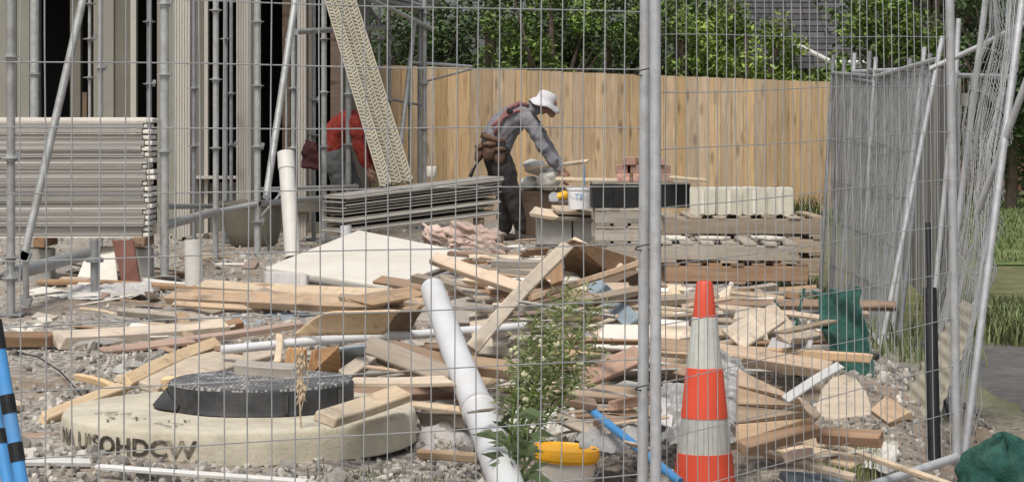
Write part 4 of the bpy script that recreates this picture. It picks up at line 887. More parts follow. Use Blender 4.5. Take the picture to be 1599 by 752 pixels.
# ------------------------------------------------------------------ manhole ring and cover
def manhole():
    Zc = 8.15; X0 = (375-CX)/F*Zc; z0 = .012; ztop = .135; Rr = .64
    t = thing('manhole_ring', 'cream concrete manhole ring with black stencilled letters on its side', 'manhole ring', (X0, Zc, z0)); h = ztop-z0
    b = MB(); n = 96; prof = [(Rr-.008, 0), (Rr, .006), (Rr, h*.5), (Rr-.003, h-.016), (Rr-.010, h-.004), (Rr-.022, h), (Rr-.2, h+.001), (0, h)]; vs = []
    for (r_, z) in prof:
        for j in range(n):
            a = 2*math.pi*j/n; k = 1+.002*noise.noise(Vector((math.cos(a)*2, math.sin(a)*2, z*6)))+.001*noise.noise(Vector((math.cos(a)*9, math.sin(a)*9, z*20)))
            vs.append((r_*k*math.cos(a), r_*k*math.sin(a), z+(.002*noise.noise(Vector((r_*math.cos(a)*5, r_*math.sin(a)*5, 2))) if z > h-.02 else 0)))
    fs = [(i*n+j, i*n+(j+1) % n, (i+1)*n+(j+1) % n, (i+1)*n+j) for i in range(len(prof)-1) for j in range(n)]; b.add(vs, fs)
    o = MBlocal(b, 'concrete_ring', 'concrete', t); autosmooth(o, 50)
    for j in range(3): pass
    wrap_text('NA UISOHDCW', .080, lambda z: Rr*1.004, R(-68), .034, 'stencil', t, squeeze=None, fill=.0022, width=.70)
    # scattered black cut marks on the top
    r = random.Random(4)
    for k in range(22):
        a = r.uniform(3.5, 4.5); rr = r.uniform(.42, .58); x, y = rr*math.cos(a), rr*math.sin(a); q = r.uniform(0, 3); b = MB()
        b.box((x, y, h+.006), (r.uniform(.015, .05), .006, .001), Matrix.Rotation(q, 3, 'Z')); MBlocal(b, 'paint_mark', 'stencil', t)
    # cover
    Xl = (408-CX)/F*8.2; c = thing('manhole_cover', 'round black iron manhole cover with a speckled dirty top on the concrete ring', 'manhole cover', (Xl, 8.2, ztop+.004))
    b = MB(); b.lathe((0, 0, 0), [(.345, 0), (.342, .008), (.338, .02), (.338, .078), (.336, .084), (.325, .086)], 64); o = MBlocal(b, 'frame', 'iron', c); autosmooth(o, 40)
    b = MB(); b.lathe((0, 0, 0), [(.332, .080), (.332, .092), (.328, .095), (0, .097)], 64); o = MBlocal(b, 'lid', 'lidtop', c); autosmooth(o, 50)
    b = MB(); V = []                                                  # flared flange at one side
    for j in range(13):
        a = math.pi+R(-32)+R(64)*j/12+R(6); k = math.cos((j-6)/6*1.4); V += [Vector((.338*math.cos(a), .338*math.sin(a), .010+.05*k)), Vector(((.342+.045*k)*math.cos(a), (.342+.045*k)*math.sin(a), .002))]
    b.add(V, [(2*j, 2*j+2, 2*j+3, 2*j+1) for j in range(12)]); o = MBlocal(b, 'flange', 'iron', c); s = o.modifiers.new('t', 'SOLIDIFY'); s.thickness = .008
    for a in (-2.2, -1.2, -.5):
        b = MB(); b.box((.342*math.cos(a), .342*math.sin(a), .04), (.012, .012, .07)); MBlocal(b, 'lug', 'iron', c)
manhole()

# ------------------------------------------------------------------ traffic cone
def cone():
    Z = 8.35; s = F/Z; X = (1100-CX)/F*Z; zt = EYE-(438-HY)/s; t = thing('traffic_cone', 'orange traffic cone with two pale reflective bands beside the fence posts', 'traffic cone', (X, Z, zt-.9)); t.rotation_euler = (0, 0, .4)
    rad = lambda dz: .030+dz*.080/.75*1.0*1.0   # dz below the top
    def band(a, c, m, nm, extra=0, capt=False):
        b = MB(); za, zc = .9-a, .9-c
        pr = [(rad(c)+extra, zc), (rad(a)+extra, za)]
        if extra: pr = [(rad(c), zc)]+pr+[(rad(a)-.001, za+.002)]
        if capt: pr = [(rad(c), zc), (rad(.01), .89), (rad(0)*.85, .898), (rad(0)*.6, .9), (rad(0)*.55, .88), (0.001, .87)]
        b.lathe((0, 0, 0), pr, 48); o = MBlocal(b, nm, m, t); autosmooth(o, 40)
    y = lambda py: (py-438)/s
    band(0, y(495), 'coneorange', 'body', 0, True); band(y(495), y(573), 'conewhite', 'reflective_band', .002)
    band(y(573), y(650), 'coneorange', 'body', .004); band(y(650), y(705), 'conewhite', 'reflective_band', .002); band(y(705), .865, 'coneorange', 'body', .005)
    b = MB(); b.box((0, 0, .017), (.36, .36, .034)); o = MBlocal(b, 'base', 'black', t); bevel(o, .02, 3)
cone()

# ------------------------------------------------------------------ striped poles at the left edge
def striped(a, c, r_, bands, lab):
    t = thing('striped_pole', lab, 'pole', c, 'blue and black striped poles'); 
    L_ = (c-a).length; d_ = (c-a).normalized()
    b = MB(); b.tube([a, c], r_, 18); o = b.build('tube', 'bluepipe', t, smooth=True); autosmooth(o)
    for (u, v) in bands:
        b = MB(); b.tube([a+d_*u, a+d_*v], r_+.002, 18); o = b.build('tape_band', 'black', t, smooth=True); autosmooth(o)
striped(P(-9, 500, 6.05), P(40, 790, 5.95), .0185, [(0, .08), (.205, .255), (.335, .385)], 'taller blue pole with black tape bands in front of the left fence edge')
striped(P(-14, 610, 6.1), P(22, 800, 6.0), .0185, [(.11, .15)], 'shorter blue pole mostly cut off at the left edge of the view')

# ------------------------------------------------------------------ temporary fence panels
def lerp4(c, u, v): return c[0]*(1-u)*(1-v)+c[1]*u*(1-v)+c[2]*u*v+c[3]*(1-u)*v
def fence_panel(bl, br, tr, tl, lab, tube_r=.016, sv=.075, sh=.19, hz=None, wire_r=.0019, jit=.004, stub=.0, group='temporary fence panels', wm='wire', rails=(0, 1), seed=1, tubes='LR', kinks=0, tm='galv'):
    t = thing('temporary_fence_panel', lab, 'fence panel', (bl+br)/2, group); c = (bl, br, tr, tl); r = random.Random(seed)
    up = (tl-bl).normalized(); 
    for side, (a, b_) in (('L', (bl, tl)), ('R', (br, tr))):
        if side in tubes:
            q = MB(); q.tube([a-up*.03, b_+(b_-a).normalized()*stub], tube_r, 14); o = q.build('post', tm, t, smooth=True); autosmooth(o)
    for v in rails:
        q = MB(); q.tube([lerp4(c, 0, v), lerp4(c, 1, v)], tube_r, 12); o = q.build('rail', tm, t, smooth=True); autosmooth(o)
    L_ = (br-bl).length; H = (tl-bl).length; nrm = (br-bl).cross(tl-bl).normalized(); m = MB()
    nv = int(L_/sv)
    for i in range(1, nv):
        u0 = i/nv; pts = []
        o1 = r.uniform(-jit, jit); ph = r.uniform(0, 6)
        for k in range(9):
            v = k/8; bend = o1+jit*.8*math.sin(v*7+ph)
            p = lerp4(c, min(1, max(0, u0+bend/L_)), v)+nrm*(jit*.6*math.sin(v*9+ph*2)+.03*kinks*noise.noise(Vector((u0*4, v*4, seed))))
            pts.append(p)
        m.tube(pts, wire_r, 5, cap=False)
    zs = hz if hz else [k*sh for k in range(1, int(H/sh))]
    for h_ in zs:
        v = h_/H
        if v <= .005 or v >= .995: continue
        pts = []; ph = r.uniform(0, 6)
        for k in range(17):
            u = k/16; pts.append(lerp4(c, u, v)+up*(jit*.8*math.sin(u*9+ph))+nrm*(-.002+.03*kinks*noise.noise(Vector((u*4, v*4, seed)))))
        m.tube(pts, wire_r, 5, cap=False)
    m.build('wire_mesh', wm, t)
    return t
# near left panel
bl, br = Vector((-1.62, 6.34, -.22)), Vector(((1003-CX)/F*7.4, 7.4, -.22)); H = 2.15
hz = [1.15+.19*k-(-.22) for k in range(-7, 4)]
pl = fence_panel(bl, br, br+Vector((0.012, 0, H)), bl+Vector((0, 0, H)), 'near mesh fence panel spanning in front of the manhole ring', tube_r=.0185, hz=hz, seed=3, jit=.0036, wire_r=.0022)
bl2, br2 = Vector(((1024-CX)/F*7.33, 7.33, -.25)), Vector(((1494-CX)/F*9.0, 9.0, -.17))
tl2, tr2 = Vector(((1023-CX)/F*7.33, 7.33, 1.95)), Vector(((1481-CX)/F*9.0, 9.0, 2.0))
hz2 = [.185+.19*k for k in range(0, 11)]
pr_ = fence_panel(bl2, br2, tr2, tl2, 'near mesh fence panel angled away from the camera in front of the traffic cone', tube_r=.0185, sv=.062, hz=hz2, seed=4, wire_r=.0018, jit=.004)
for z in (1.335, .76, .30):
    b = MB(); n = 14; c0 = Vector(((1013-CX)/F*7.37, 7.365, z)); pts = [c0+Vector((.045*math.cos(a), .024*math.sin(a), .012*math.cos(a+1))) for a in np.linspace(0, 6.28, n)]
    b.tube(pts, .0022, 5, cap=False); b.build('wire_tie', 'tie', pl)
# stacked older panels by the side fence
far = [(1300, 17.6, 86), (1317, 17.2, 92), (1333, 16.9, 84), (1357, 16.2, 82), (1366, 15.9, 92)]
near = [(1418, 14.9, 96), (1428, 14.6, 112), (1440, 14.2, 80), (1449, 14.0, 90), (1465, 13.6, 64)]
nb = [(1360, 14.9), (1366, 14.6), (1384, 14.2), (1395, 14.0), (1368, 13.6)]
slabs_ = ['first', 'second', 'third', 'fourth', 'last']
labn = ['farthest back of the old panels stacked against the grey fence', 'second panel from the back of the stacked old panels', 'middle panel of the old panels stacked against the grey fence', 'old stacked panel just behind the steepest leaning one', 'foremost leaning panel of the old panels stacked against the grey fence']
for k in range(5):
    ft = P(far[k][0], far[k][2]+28, far[k][1]); fb = Vector((ft.x-.12, ft.y-.15, ground_z(ft.x, ft.y)+.02))
    nt_ = P(near[k][0], near[k][2]+28, near[k][1]); xb = (nb[k][0]-CX)/F*nb[k][1]; nb_ = Vector((xb, nb[k][1]-.2, ground_z(xb, nb[k][1])+.02))
    fence_panel(nb_, fb, ft, nt_, labn[k], tube_r=.0155, sv=.065, sh=.3, wire_r=.0021, jit=.006, stub=.14, group='old fence panels stacked by the grey fence', seed=10+k, kinks=1.0, wm='wiredark', tm='galv' if k in (4, 2) else 'galvdark')
# leaning panels at the far right
fence_panel(P(1470, 560, 11.4), P(1503, 735, 9.2), P(1600, -30, 9.6), P(1543, -30, 11.2), 'tall mesh panel leaning out over the asphalt path', tube_r=.0165, sv=.06, sh=.2, wire_r=.0017, jit=.006, group='leaning panels over the path', seed=30, kinks=2.5, rails=(0, 1))
fence_panel(P(1448, 585, 11.9), P(1524, 470, 13.4), P(1585, 120, 13.0), P(1492, 118, 12.0), 'shorter mesh panel behind the panel that leans over the path', tube_r=.014, sv=.06, sh=.2, wire_r=.0017, jit=.006, group='leaning panels over the path', seed=31, kinks=2.0)
b = MB(); b.tube([P(1628, 60, 9.3), P(1526, 333, 9.6)], .0155, 12); o = b.build('loose_tube', 'galv', smooth=True); autosmooth(o); tag(o, 'loose galvanised tube sloping across the leaning mesh over the lawn', 'tube')
b = MB(); b.tube([P(1452, 108, 12.0), P(1535, 70, 11.9), P(1600, 36, 11.6)], .015, 12); o = b.build('loose_tube', 'galv', smooth=True); autosmooth(o); tag(o, 'loose galvanised tube lying across the tops of the leaning panels', 'tube')
b = MB(); b.tube([P(1497, 30, 12.2), P(1488, 190, 12.1), P(1484, 560, 12.0)], .015, 12); o = b.build('loose_tube', 'galv', smooth=True); autosmooth(o); tag(o, 'upright galvanised tube right behind the near corner post', 'tube')
# crumpled chain mesh hanging over the leaning panel
def crumpled_mesh():
    c = [P(1520, 470, 10.6), P(1545, 480, 10.0), P(1592, 30, 9.9), P(1556, -10, 10.9)]; m = MB(); n1, n2 = 11, 46
    def q(u, v):
        p = lerp4(c, u, v); w_ = Vector((u*3, v*9, 0)); k = .06*(1-.3*v)
        return p+Vector((noise.noise(w_), noise.noise(w_+Vector((5, 0, 0)))*2, noise.noise(w_+Vector((0, 7, 0)))))*k
    for s in (-1, 1):
        for i in range(-n2, n1+n2):
            pts = []
            for k in range(n1*4+1):
                u = k/(n1*4); v = (i+s*u*n1)/n2
                if 0 <= v <= 1: pts.append(q(u, v)+Vector((0, .004*s, 0)))
            if len(pts) > 2: m.tube(pts, .0014, 4, cap=False)
    o = m.build('chain_link_netting', 'wire'); tag(o, 'crumpled diamond wire netting hanging on the panel that leans over the path', 'netting')
crumpled_mesh()
# black post
b = MB(); b.tube([P(1449, 348, 9.6), P(1452, 460, 9.5)], .012, 12); b.tube([P(1452, 450, 9.45), P(1460, 780, 9.2)], .029, 16); o = b.build('black_post', 'black', smooth=True); autosmooth(o); tag(o, 'black plastic post with a thinner upper end beside the corner post', 'post')
# pale corrugated sheet leaning by the black post
def corr():
    c = [P(1424, 705, 9.9), P(1497, 610, 9.9), P(1524, 468, 10.5), P(1392, 655, 10.3)]; c = [P(1388, 650, 10.2), P(1440, 712, 9.7), P(1530, 480, 10.3), P(1500, 466, 10.7)]
    n = 60; m = 10; vs = []; nrm = (c[1]-c[0]).cross(c[3]-c[0]).normalized()
    for i in range(n+1):
        for j in range(m+1):
            u, v = j/m, i/n; vs.append(lerp4(c, u, v)+nrm*.008*math.sin(v*n*1.25))
    b = MB(); b.add(vs, [(i*(m+1)+j, i*(m+1)+j+1, (i+1)*(m+1)+j+1, (i+1)*(m+1)+j) for i in range(n) for j in range(m)]); o = b.build('ribbed_sheet', 'ribbed', smooth=True)
    s = o.modifiers.new('t', 'SOLIDIFY'); s.thickness = .005; tag(o, 'pale ribbed sheet leaning behind the black post', 'sheet')
corr()

# ------------------------------------------------------------------ cloths and films
sheet([P(1312, 590, 10.5), P(1362, 612, 10.3), P(1345, 445, 10.9), P(1266, 448, 11.4)], 30, 40, .07, 2, .004, 'shade_cloth', 'greencloth', 'dark green shade cloth hanging in folds beside the grey fence foot', 'cloth', fr=4.5, outline=lambda u, v: .95-abs(u-.5)*.3-(v < .25)*(.8-u)*1.4)
def sack_cloth():
    b = MB(); c = P(1580, 775, 7.9); n, m = 48, 24; vs = []
    for i in range(m+1):
        th = i/m
        for j in range(n):
            a = 2*math.pi*j/n; r_ = .175*math.sin(min(1, th*1.0)*math.pi/2)**.7
            q = Vector((math.cos(a)*2.2, math.sin(a)*2.2, th*2.5)); k = 1+.35*noise.noise(q)+.2*noise.noise(q*3)+.06*abs(noise.noise(q*9))
            x = r_*k*math.cos(a)*1.0; y = r_*k*math.sin(a)*.8; z = .24*(1-th**1.5)*(1+.25*noise.noise(q+Vector((3, 3, 3)))); vs.append(c+Vector((x-.03*(1-th), y, z-.04)))
    b.add(vs, [(i*n+j, i*n+(j+1) % n, (i+1)*n+(j+1) % n, (i+1)*n+j) for i in range(m) for j in range(n)]); o = b.build('green_cloth', 'greencloth', smooth=True)
    s = o.modifiers.new('t', 'SOLIDIFY'); s.thickness = .004; tag(o, 'crumpled teal green cloth heaped beside the path edge nearest the camera', 'cloth')
sack_cloth()
films = [
 ([P(1122, 690, 8.75), P(1152, 690, 8.7), P(1160, 560, 9.0), P(1124, 545, 9.1)], .035, 'film', 'silvery crumpled plastic film standing right behind the traffic cone', 5, 10, 30),
 ([P(1030, 690, 8.9), P(1075, 690, 8.9), P(1080, 590, 9.2), P(1028, 600, 9.3)], .04, 'film', 'crumpled clear plastic between the fence post and the cone', 6, 20, 30),
 ([P(1180, 560, 11.7), P(1275, 552, 11.6), P(1272, 520, 12.2), P(1190, 528, 12.3)], .03, 'film', 'crumpled white plastic sheet above the pine beam', 7, 26, 14),
 ([P(1268, 560, 11.5), P(1345, 562, 11.4), P(1335, 520, 11.9), P(1292, 500, 12.1)], .03, 'film', 'grey white plastic sheet folded up in front of the green shade cloth', 8, 20, 16),
 ([P(790, 690, 8.7), P(900, 690, 8.9), P(905, 640, 9.4), P(800, 640, 9.3)], .05, 'bag', 'torn white plastic sheeting behind the yellow bucket lid', 9, 30, 20),
 ([P(905, 700, 8.5), P(1000, 705, 8.5), P(995, 660, 8.9), P(900, 668, 8.9)], .03, 'film', 'torn grey white packaging beneath the blue pipe', 10, 24, 14),
 ([P(350, 512, 12.9), P(470, 508, 12.8), P(530, 488, 13.3), P(375, 488, 13.6)], .025, 'bluegrey', 'blue grey folded plastic under the long pine board', 11, 30, 12),
 ([P(655, 720, 7.9), P(745, 720, 8.0), P(735, 668, 8.5), P(655, 660, 8.5)], .03, 'foamgrey', 'flattened grey torn packaging beside the concrete ring', 12, 20, 14),
 ([P(1345, 730, 8.9), P(1400, 735, 8.9), P(1402, 690, 9.1), P(1355, 690, 9.2)], .03, 'bag', 'crumpled white sack by the foot of the ribbed sheet', 13, 16, 14),
 ([P(90, 470, 14.8), P(240, 462, 15.0), P(235, 440, 15.8), P(110, 446, 15.6)], .02, 'foamgrey', 'flattened grey plastic trampled under the tall stack', 14, 30, 10),
]
for (c4, amp, m, lab, seed, nx, ny) in films:
    sheet(c4, nx*2, ny*2, amp, seed, .002, 'plastic_sheet', m, lab, 'plastic sheet', fr=13, smooth=False)
# pink batts
for k, (x, y, Z, rad, rot, lab) in enumerate(((700, 368, 17.6, (.17, .14, .05), (.1, .1, .2), 'pink insulation batt behind the white sheets'), (742, 366, 17.4, (.19, .14, .06), (0, .25, -.2), 'largest pink insulation batt behind the white sheets'), (765, 388, 17.0, (.13, .14, .055), (0, .35, .1), 'pink insulation batt lowest on the heap behind the white sheets'), (722, 383, 17.0, (.10, .13, .035), (0, .1, .1), 'small pink insulation batt beside the sheet corner'))):
    M = Euler(rot).to_matrix(); bm = bmesh.new(); bmesh.ops.create_cube(bm, size=2); bmesh.ops.subdivide_edges(bm, edges=bm.edges[:], cuts=9, use_grid_fill=True)
    for v in bm.verts:
        q = v.co.copy(); kk = 1+.25*noise.noise(q*1.8+Vector((k*7, 0, 0)))+.12*noise.noise(q*6)
        v.co = M @ Vector((q.x*rad[0]*kk, q.y*rad[1]*kk, q.z*rad[2]*(kk+.25*math.sin(q.x*11+k))))
    me = bpy.data.meshes.new('insulation_batt'); bm.to_mesh(me); bm.free(); me.materials.append(MATS['pinkbatt']); me.polygons.foreach_set('use_smooth', [True]*len(me.polygons))
    o = bpy.data.objects.new('insulation_batt', me); COL.objects.link(o); o.location = P(x, y, Z); tag(o, lab, 'insulation')

# ------------------------------------------------------------------ timber in the rubble, one by one
T = [ # x0,y0,z0, x1,y1,z1, width, thick, roll(deg), material, label
 (268, 462, .10, 662, 479, .16, .13, .05, 62, 'pine', 'long straight pine board running from the upright pipe to the drain pipe'),
 (318, 446, .10, 640, 462, .14, .11, .045, 55, 'pale', 'pale board lying just behind the long straight pine board'),
 (-20, 530, .04, 84, 530, .05, .10, .06, 30, 'brown', 'brown timber end lying at the left edge of the view'),
 (86, 531, .05, 350, 512, .08, .12, .07, 35, 'pale', 'thick pale timber lying on the gravel left of the conduit pipe'),
 (160, 548, .03, 300, 531, .06, .10, .02, 25, 'red', 'reddish board lying below the thick pale timber'),
 (290, 531, .06, 470, 506, .12, .05, .03, 30, 'red', 'narrow red brown batten meeting the conduit pipe end'),
 (205, 545, .02, 320, 536, .03, .07, .02, 20, 'greywood', 'thin grey board lying behind the yellow sticks'),
 (66, 655, .02, 190, 606, .08, .05, .04, 30, 'yellow', 'yellow stick end pointing down the gravel beside the ring'),
 (196, 598, .10, 336, 538, .16, .06, .045, 40, 'yellow', 'fresh yellow stick sloping up to the conduit pipe'),
 (120, 588, .06, 182, 606, .08, .03, .03, 20, 'yellow', 'thin split yellow stick on the gravel'),
 (212, 600, .09, 410, 547, .13, .20, .03, 32, 'pale', 'broad pale board behind the manhole cover'),
 (255, 598, .1, 330, 592, .12, .05, .05, 15, 'yellow', 'short yellow offcut stack end behind the ring'),
 (336, 551, .14, 372, 550, .14, .07, .05, 20, 'brown', 'small square block under the end of the conduit pipe'),
 (370, 580, .24, 466, 586, .24, .10, .075, 12, 'greywood', 'grey brown block of timber behind the manhole cover'),
 (436, 524, .22, 433, 566, .20, .03, .02, 0, 'pale', 'short pale peg standing behind the manhole cover'),
 (572, 540, .28, 706, 592, .18, .085, .05, 48, 'greybrown', 'thick grey brown beam sloping down to the drain pipe'),
 (608, 540, .26, 700, 566, .22, .09, .03, 30, 'brown', 'brown board lying on the thick grey brown beam'),
 (700, 566, .22, 812, 580, .22, .09, .045, 45, 'pine', 'pine board crossing behind the drain pipe towards the weed'),
 (536, 588, .18, 576, 560, .24, .06, .04, 30, 'greywood', 'short grey block tilted beside the manhole cover'),
 (545, 615, .12, 706, 603, .13, .13, .04, 60, 'red', 'wide red brown board between the ring and the drain pipe'),
 (548, 596, .2, 700, 594, .2, .09, .02, 20, 'pale', 'thin pale board above the wide red brown board'),
 (508, 654, .19, 627, 614, .21, .09, .035, 42, 'pale', 'short pale board lying on top of the concrete ring edge'),
 (628, 628, .12, 722, 640, .10, .05, .015, 30, 'pale', 'pale curved strip resting beside the concrete ring'),
 (662, 650, .06, 732, 654, .06, .08, .05, 30, 'greybrown', 'grey block lying between the ring and the drain pipe'),
 (652, 708, .03, 745, 714, .03, .035, .03, 25, 'pine', 'narrow orange offcut lying right beside the concrete ring'),
 (678, 403, .52, 814, 451, .40, .062, .04, 42, 'pine', 'brown beam pointing up over the corner of the white sheets'),
 (646, 433, .40, 728, 452, .34, .05, .04, 40, 'greybrown', 'dark ended stick lying under the brown beam'),
 (878, 392, .56, 730, 553, .22, .085, .06, 55, 'pale', 'long pale beam standing diagonally in the middle of the heap'),
 (996, 412, .48, 828, 466, .34, .062, .03, 40, 'pine', 'orange pine board crossing behind the top of the weed'),
 (862, 412, .44, 864, 450, .32, .10, .09, 0, 'brown', 'dark brown post stub behind the diagonal pale beam'),
 (742, 470, .30, 758, 560, .14, .09, .02, 10, 'pale', 'pale board standing behind the drain pipe'),
 (660, 470, .34, 770, 482, .30, .11, .02, 20, 'greywood', 'grey board behind the top of the drain pipe'),
 (700, 455, .3, 780, 425, .40, .08, .03, 30, 'brown', 'short brown board under the two crossing beams'),
 (895, 374, .52, 968, 416, .42, .04, .02, 30, 'pale', 'thin pale batten over the brown panel behind the weed'),
 (925, 443, .38, 990, 506, .22, .09, .025, 40, 'bluegrey', 'teal grey board sloping down behind the weed'),
 (912, 590, .14, 1000, 552, .20, .09, .03, 42, 'red', 'red brown board crossing behind the lower weed'),
 (1000, 560, .15, 900, 560, .15, .09, .03, 30, 'greywood', 'grey board lying flat behind the fence posts'),
 (935, 480, .28, 1010, 497, .24, .11, .02, 28, 'greywood', 'grey plank lying beside the fence posts behind the weed'),
 (930, 520, .2, 1075, 524, .2, .16, .04, 35, 'pale', 'wide pale board behind the fence posts beside the cone'),
 (1112, 549, .20, 1294, 578, .16, .09, .05, 50, 'pine', 'pine beam running right from behind the cone'),
 (1012, 540, .2, 1125, 548, .2, .12, .04, 40, 'pine', 'pine board partly hidden by the cone'),
 (1040, 455, .22, 1080, 500, .1, .12, .02, 30, 'pale', 'pale board standing below the nearer pallet stack left of the cone'),
 (1130, 455, .22, 1116, 500, .1, .10, .02, 30, 'pale', 'short pale board under the pallet right beside the cone top'),
 (1020, 470, .1, 1280, 455, .12, .07, .03, 20, 'greywood', 'grey board lying across the front of the pallets'),
 (1160, 458, .15, 1250, 472, .12, .05, .03, 20, 'greywood', 'grey batten below the end of the pallets'),
 (1145, 530, .2, 1205, 492, .26, .14, .02, 30, 'pale', 'pale broad offcut above the pine beam'),
 (1196, 480, .2, 1230, 520, .12, .1, .02, 40, 'pale', 'cream board scrap leaning under the metal pole'),
 (1226, 624, .18, 1312, 570, .26, .035, .015, 40, 'white', 'white grooved trim slat crossing above the round board'),
 (1155, 700, -.02, 1274, 668, .04, .065, .045, 55, 'brown', 'dark brown beam under the grooved panel'),
 (1282, 678, .0, 1378, 685, 0, .07, .045, 45, 'brown', 'brown beam under the round ended board'),
 (1374, 632, .06, 1408, 656, .02, .09, .03, 40, 'pine', 'peach board scrap beside the round ended board'),
 (1236, 622, .14, 1278, 656, .06, .05, .03, 30, 'pine', 'short batten across the corner of the grooved panel'),
 (1176, 700, -.06, 1335, 745, -.14, .035, .025, 30, 'pale', 'thin pale stick lying towards the bottom right rubble'),
 (1290, 690, -.05, 1500, 762, -.2, .03, .02, 30, 'pale', 'long thin stick running to the corner post foot'),
 (1232, 700, -.08, 1340, 722, -.1, .12, .015, 20, 'yellow', 'yellowish board scrap among the weeds right of the cone'),
 (1225, 748, -.16, 1320, 755, -.18, .12, .03, 30, 'bluegrey', 'dark slate grey offcut at the bottom edge right of the cone'),
 (930, 655, -.02, 1010, 662, -.03, .07, .03, 30, 'red', 'red brown offcut under the blue pipe'),
 (870, 650, .02, 965, 690, -.08, .06, .02, 40, 'greywood', 'curved grey strip between the bucket and the blue pipe'),
 (850, 618, .1, 930, 632, .06, .08, .03, 30, 'brown', 'brown offcut behind the lower leaves of the weed'),
 (-10, 720, .05, 142, 722, .05, .04, .02, 30, 'white', 'white trim strip on the gravel at the bottom left'),
 (150, 728, .06, 480, 752, .05, .028, .015, 25, 'white', 'long white trim strip running under the lettered side of the ring'),
 (0, 690, .0, 100, 688, .0, .07, .05, 30, 'brown', 'brown timber end on the gravel left of the ring'),
 (-20, 640, .0, 30, 630, .0, .08, .03, 30, 'pale', 'pale timber end behind the striped poles'),
 (60, 440, .02, 330, 452, .04, .08, .03, 20, 'brown', 'brown board lying on the ground under the tall stack'),
 (50, 452, .03, 130, 462, .03, .2, .015, 14, 'boardpale', 'white board offcut lying beside the near scaffold post'),
 (210, 436, .05, 345, 448, .05, .10, .02, 16, 'boardpale', 'pale board behind the short upright pipe'),
 (130, 462, .02, 235, 462, .02, .06, .03, 10, 'greywood', 'grey board lying in front of the base jack'),
 (560, 472, .2, 655, 455, .22, .2, .02, 22, 'pine', 'peach plywood piece against the top of the drain pipe'),
 (790, 440, .36, 905, 436, .36, .09, .02, 20, 'boardpale', 'white board piece between the crossing beams'),
 (770, 410, .44, 880, 412, .44, .06, .04, 20, 'greywood', 'grey timber lying level behind the crossing beams'),
 (890, 428, .36, 965, 425, .36, .08, .03, 20, 'boardpale', 'white grey board beneath the brown panel'),
 (700, 395, .30, 775, 402, .28, .05, .03, 20, 'red', 'thin red brown batten lying on the pink insulation'),
 (745, 415, .28, 800, 425, .28, .08, .05, 30, 'brown', 'thick brown offcut below the pink insulation'),
]
for i, (x0, y0, z0, x1, y1, z1, w_, t_, ro, m, lab) in enumerate(T):
    nm = {'white': 'trim_strip', 'boardpale': 'board_offcut', 'bluegrey': 'board_offcut'}.get(m, 'timber_board')
    plank(G(x0, y0, z0), G(x1, y1, z1), w_*(1 if abs(y1-y0) > abs(x1-x0)*.35 else .88), t_, R(ro*(.9 if abs(y1-y0) > abs(x1-x0)*.35 else .5)), m, nm, lab, 'timber' if nm == 'timber_board' else 'board', warp=.008)
# sheets and panels in the heap
slab([G(838, 408, .42), G(893, 373, .58), G(992, 402, .46), G(996, 460, .26), G(900, 430, .34)], .012, 'plywood_sheet', 'brown', 'brown peaked plywood panel between the slabs and the weed', 'panel')
slab([G(900, 470, .26), G(1000, 470, .24), G(1004, 425, .4), G(940, 415, .42)], .012, 'plywood_sheet', 'darkwood', 'dark plywood panel deep behind the weed top', 'panel')
def cyl_ply(c4, bulge, m, lab, seed):
    c = [Vector(p) for p in c4]; n_ = (c[1]-c[0]).cross(c[3]-c[0]).normalized(); vs = []; a, b2 = 20, 10
    for j in range(b2+1):
        for i in range(a+1):
            u, v = i/a, j/b2; vs.append(lerp4(c, u, v)+n_*bulge*math.sin(v*math.pi)*(1+.3*noise.noise(Vector((u*5, v*3, seed)))))
    b = MB(); b.add(vs, [(j*(a+1)+i, j*(a+1)+i+1, (j+1)*(a+1)+i+1, (j+1)*(a+1)+i) for j in range(b2) for i in range(a)]); o = b.build('plywood_sheet', m, smooth=True)
    s = o.modifiers.new('t', 'SOLIDIFY'); s.thickness = .008; tag(o, lab, 'plywood sheet')
cyl_ply([G(455, 524, .22), G(600, 522, .24), G(625, 486, .36), G(520, 488, .34)], -.03, 'yellow', 'bowed golden plywood sheet on top of the conduit pipe', 1)
cyl_ply([G(560, 522, .2), G(640, 520, .22), G(665, 487, .34), G(600, 486, .34)], -.04, 'brown', 'brown bowed sheet beside the golden plywood', 2)
slab([G(438, 588, .14), G(480, 592, .15), G(476, 545, .28), G(448, 543, .26)], .01, 'plywood_sheet', 'orangeply', 'orange brown splintered ply piece behind the manhole cover', 'plywood sheet')
slab([G(478, 590, .15), G(534, 586, .17), G(528, 542, .30), G(486, 549, .25)], .01, 'plywood_sheet', 'orangeply', 'second orange brown ply piece leaning beside the first one', 'plywood sheet')
cyl_ply([G(505, 592, .14), G(560, 590, .14), G(572, 540, .30), G(528, 545, .28)], .01, 'bluegrey', 'teal grey sheet tucked beside the splintered sheet', 4)
